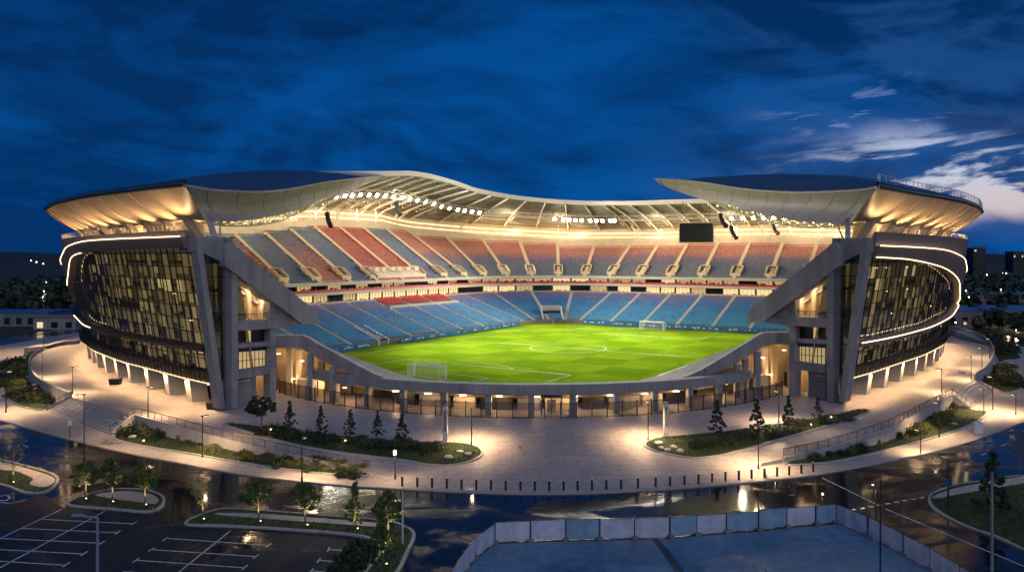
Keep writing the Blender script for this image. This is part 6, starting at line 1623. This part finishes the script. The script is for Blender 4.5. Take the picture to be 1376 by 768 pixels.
tc = N_('ShaderNodeTexCoord'); sep = N_('ShaderNodeSeparateXYZ'); L(tc.outputs['Generated'], sep.inputs[0]); X, Y, Zc = sep.outputs
# azimuth measured from straight ahead, and elevation, both as tangents
az = M_('ARCTAN2', X, Y); el = M_('ARCSINE', M_('MINIMUM', M_('MAXIMUM', Zc, -1), 1))
sky = N_('ShaderNodeTexSky', sky_type='NISHITA', sun_disc=False); sky.sun_elevation = rad(1.0); sky.sun_rotation = rad(60); sky.ozone_density = 6.0; sky.air_density = 1.2
# cloud sheet: the direction met with a flat layer overhead
zz = M_('ADD', M_('MAXIMUM', Zc, 0.0), 0.045)
cx_ = M_('DIVIDE', X, zz); cy_ = M_('DIVIDE', Y, zz)
cv = N_('ShaderNodeCombineXYZ'); L(cx_, cv.inputs[0]); L(cy_, cv.inputs[1])
def NOISE(vec, scale, detail, rough, loc=(0, 0, 0), st=(1, 1, 1), dist=0.0):
    mp = N_('ShaderNodeMapping'); mp.inputs['Location'].default_value = loc; mp.inputs['Scale'].default_value = st; L(vec, mp.inputs['Vector'])
    n = N_('ShaderNodeTexNoise'); n.inputs['Scale'].default_value = scale; n.inputs['Detail'].default_value = detail; n.inputs['Roughness'].default_value = rough; n.inputs['Distortion'].default_value = dist
    L(mp.outputs[0], n.inputs['Vector']); return n.outputs['Fac']
cae = N_('ShaderNodeCombineXYZ'); L(az, cae.inputs[0]); L(M_('ADD', M_('MULTIPLY', el, 2.1), M_('MULTIPLY', az, 0.22)), cae.inputs[1])
cst = N_('ShaderNodeCombineXYZ'); L(az, cst.inputs[0]); L(M_('SUBTRACT', M_('MULTIPLY', el, 5.0), M_('MULTIPLY', az, 0.35)), cst.inputs[1])
n_a = NOISE(cae.outputs[0], 2.6, 9, 0.56, (3.4, 8.3, 1.0), (1, 1, 1), 0.55)
n_b = NOISE(cae.outputs[0], 6.5, 9, 0.6, (1.9, 4.4, 3.0), (0.8, 1.2, 1), 0.5)
n_str = NOISE(cst.outputs[0], 5.0, 9, 0.58, (5.3, 5.1, 2.0), (1, 1, 1), 0.45)
n_fin = NOISE(cst.outputs[0], 11.0, 8, 0.6, (4.7, 0.4, 1.0), (0.8, 1.0, 1), 0.4)
# deep blue, darker overhead and low on the left
hz = MR(el, 0.05, 0.40)
base = MIX(hz, (0.0014, 0.075, 0.30), (0.0008, 0.056, 0.24))
dark = MIX(hz, (0.0010, 0.029, 0.125), (0.0009, 0.021, 0.092))
left = M_('MULTIPLY', MR(az, -0.20, -0.62), MR(el, 0.24, 0.05))
dens = M_('ADD', M_('MULTIPLY', MR(n_a, 0.40, 0.58), 0.66), M_('MULTIPLY', MR(n_b, 0.38, 0.62), 0.46))
dens = M_('ADD', dens, M_('MULTIPLY', left, 0.6), clamp=True)
c1 = MIX(dens, base, dark)
# a paler, greyer top right where the layer thins
c1 = MIX(M_('MULTIPLY', M_('MULTIPLY', MR(az, 0.12, 0.5), MR(n_b, 0.60, 0.40)), M_('MULTIPLY', MR(el, 0.02, 0.12), 0.45)), c1, (0.018, 0.085, 0.25))
# afterglow gap low on the right, broken by streaks of cloud
tilt = M_('ADD', el, M_('MULTIPLY', M_('SUBTRACT', n_a, 0.5), 0.10))
azf = MR(az, 0.30, 0.54)
gap = M_('MULTIPLY', azf, M_('MULTIPLY', MR(tilt, 0.030, 0.058), MR(tilt, 0.155, 0.115)))
veil = M_('MULTIPLY', M_('MULTIPLY', MR(az, 0.10, 0.50), M_('MULTIPLY', MR(el, 0.0, 0.06), MR(el, 0.20, 0.10))), MR(n_str, 0.36, 0.60, 0.75, 0.15))
c2 = MIX(veil, c1, (0.055, 0.115, 0.30))
glow = MIX(MR(el, 0.045, 0.115), (0.60, 0.50, 0.50), (0.52, 0.58, 0.72))
holes = M_('MULTIPLY', gap, MR(n_str, 0.545, 0.455))
c2 = MIX(M_('MULTIPLY', holes, 0.95, clamp=True), c2, glow)
edge = M_('MULTIPLY', M_('MULTIPLY', MR(n_str, 0.44, 0.385), MR(n_fin, 0.56, 0.44)), M_('MULTIPLY', MR(az, 0.28, 0.46), M_('MULTIPLY', MR(el, 0.075, 0.11), MR(el, 0.23, 0.14))))
c2 = MIX(M_('MULTIPLY', edge, 0.8), c2, (0.30, 0.42, 0.70))
# unseen sky behind the viewer, made paler to light the fronts
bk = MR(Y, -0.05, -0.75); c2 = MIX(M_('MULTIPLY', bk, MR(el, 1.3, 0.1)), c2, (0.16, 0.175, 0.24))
# the physical dusk sky adds a breath of blue everywhere
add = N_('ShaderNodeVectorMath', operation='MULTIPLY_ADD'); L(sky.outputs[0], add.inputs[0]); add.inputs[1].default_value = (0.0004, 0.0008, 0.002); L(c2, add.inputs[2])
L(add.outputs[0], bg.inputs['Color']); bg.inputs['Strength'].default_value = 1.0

dusk_fill = light('SUN', 'dusk_fill', (0, -50, 100), 0.62, (0.72, 0.77, 1.0)); dusk_fill.data.angle = rad(70)  # broad soft fill added from behind the viewer; the real sun has set
dusk_fill.rotation_euler = (V((-0.25, 0.80, -0.62))).to_track_quat('-Z', 'Y').to_euler()

cam = bpy.data.cameras.new('camera'); co = bpy.data.objects.new('camera', cam); col.objects.link(co)
cam.sensor_width = 36; cam.lens = 36 * 1000 / 1376; cam.shift_y = -39.0 / 1376; cam.clip_end = 20000; cam.clip_start = 0.5
co.location = (0, 0, EYE); co.rotation_euler = (rad(90), 0, 0); sc.camera = co

sc.render.engine = 'CYCLES'
cy = sc.cycles
cy.use_denoising = True
try: cy.denoiser = 'OPENIMAGEDENOISE'
except Exception: pass
cy.max_bounces = 6; cy.diffuse_bounces = 3; cy.glossy_bounces = 3; cy.transmission_bounces = 4; cy.transparent_max_bounces = 8
cy.sample_clamp_indirect = 4.0; cy.sample_clamp_direct = 0.0; cy.caustics_reflective = False; cy.caustics_refractive = False
cy.use_light_tree = True
vs = sc.view_settings; vs.view_transform = 'Standard'; vs.look = 'None'; vs.gamma = 1.0; vs.exposure = 0.15; vs.use_curve_mapping = False
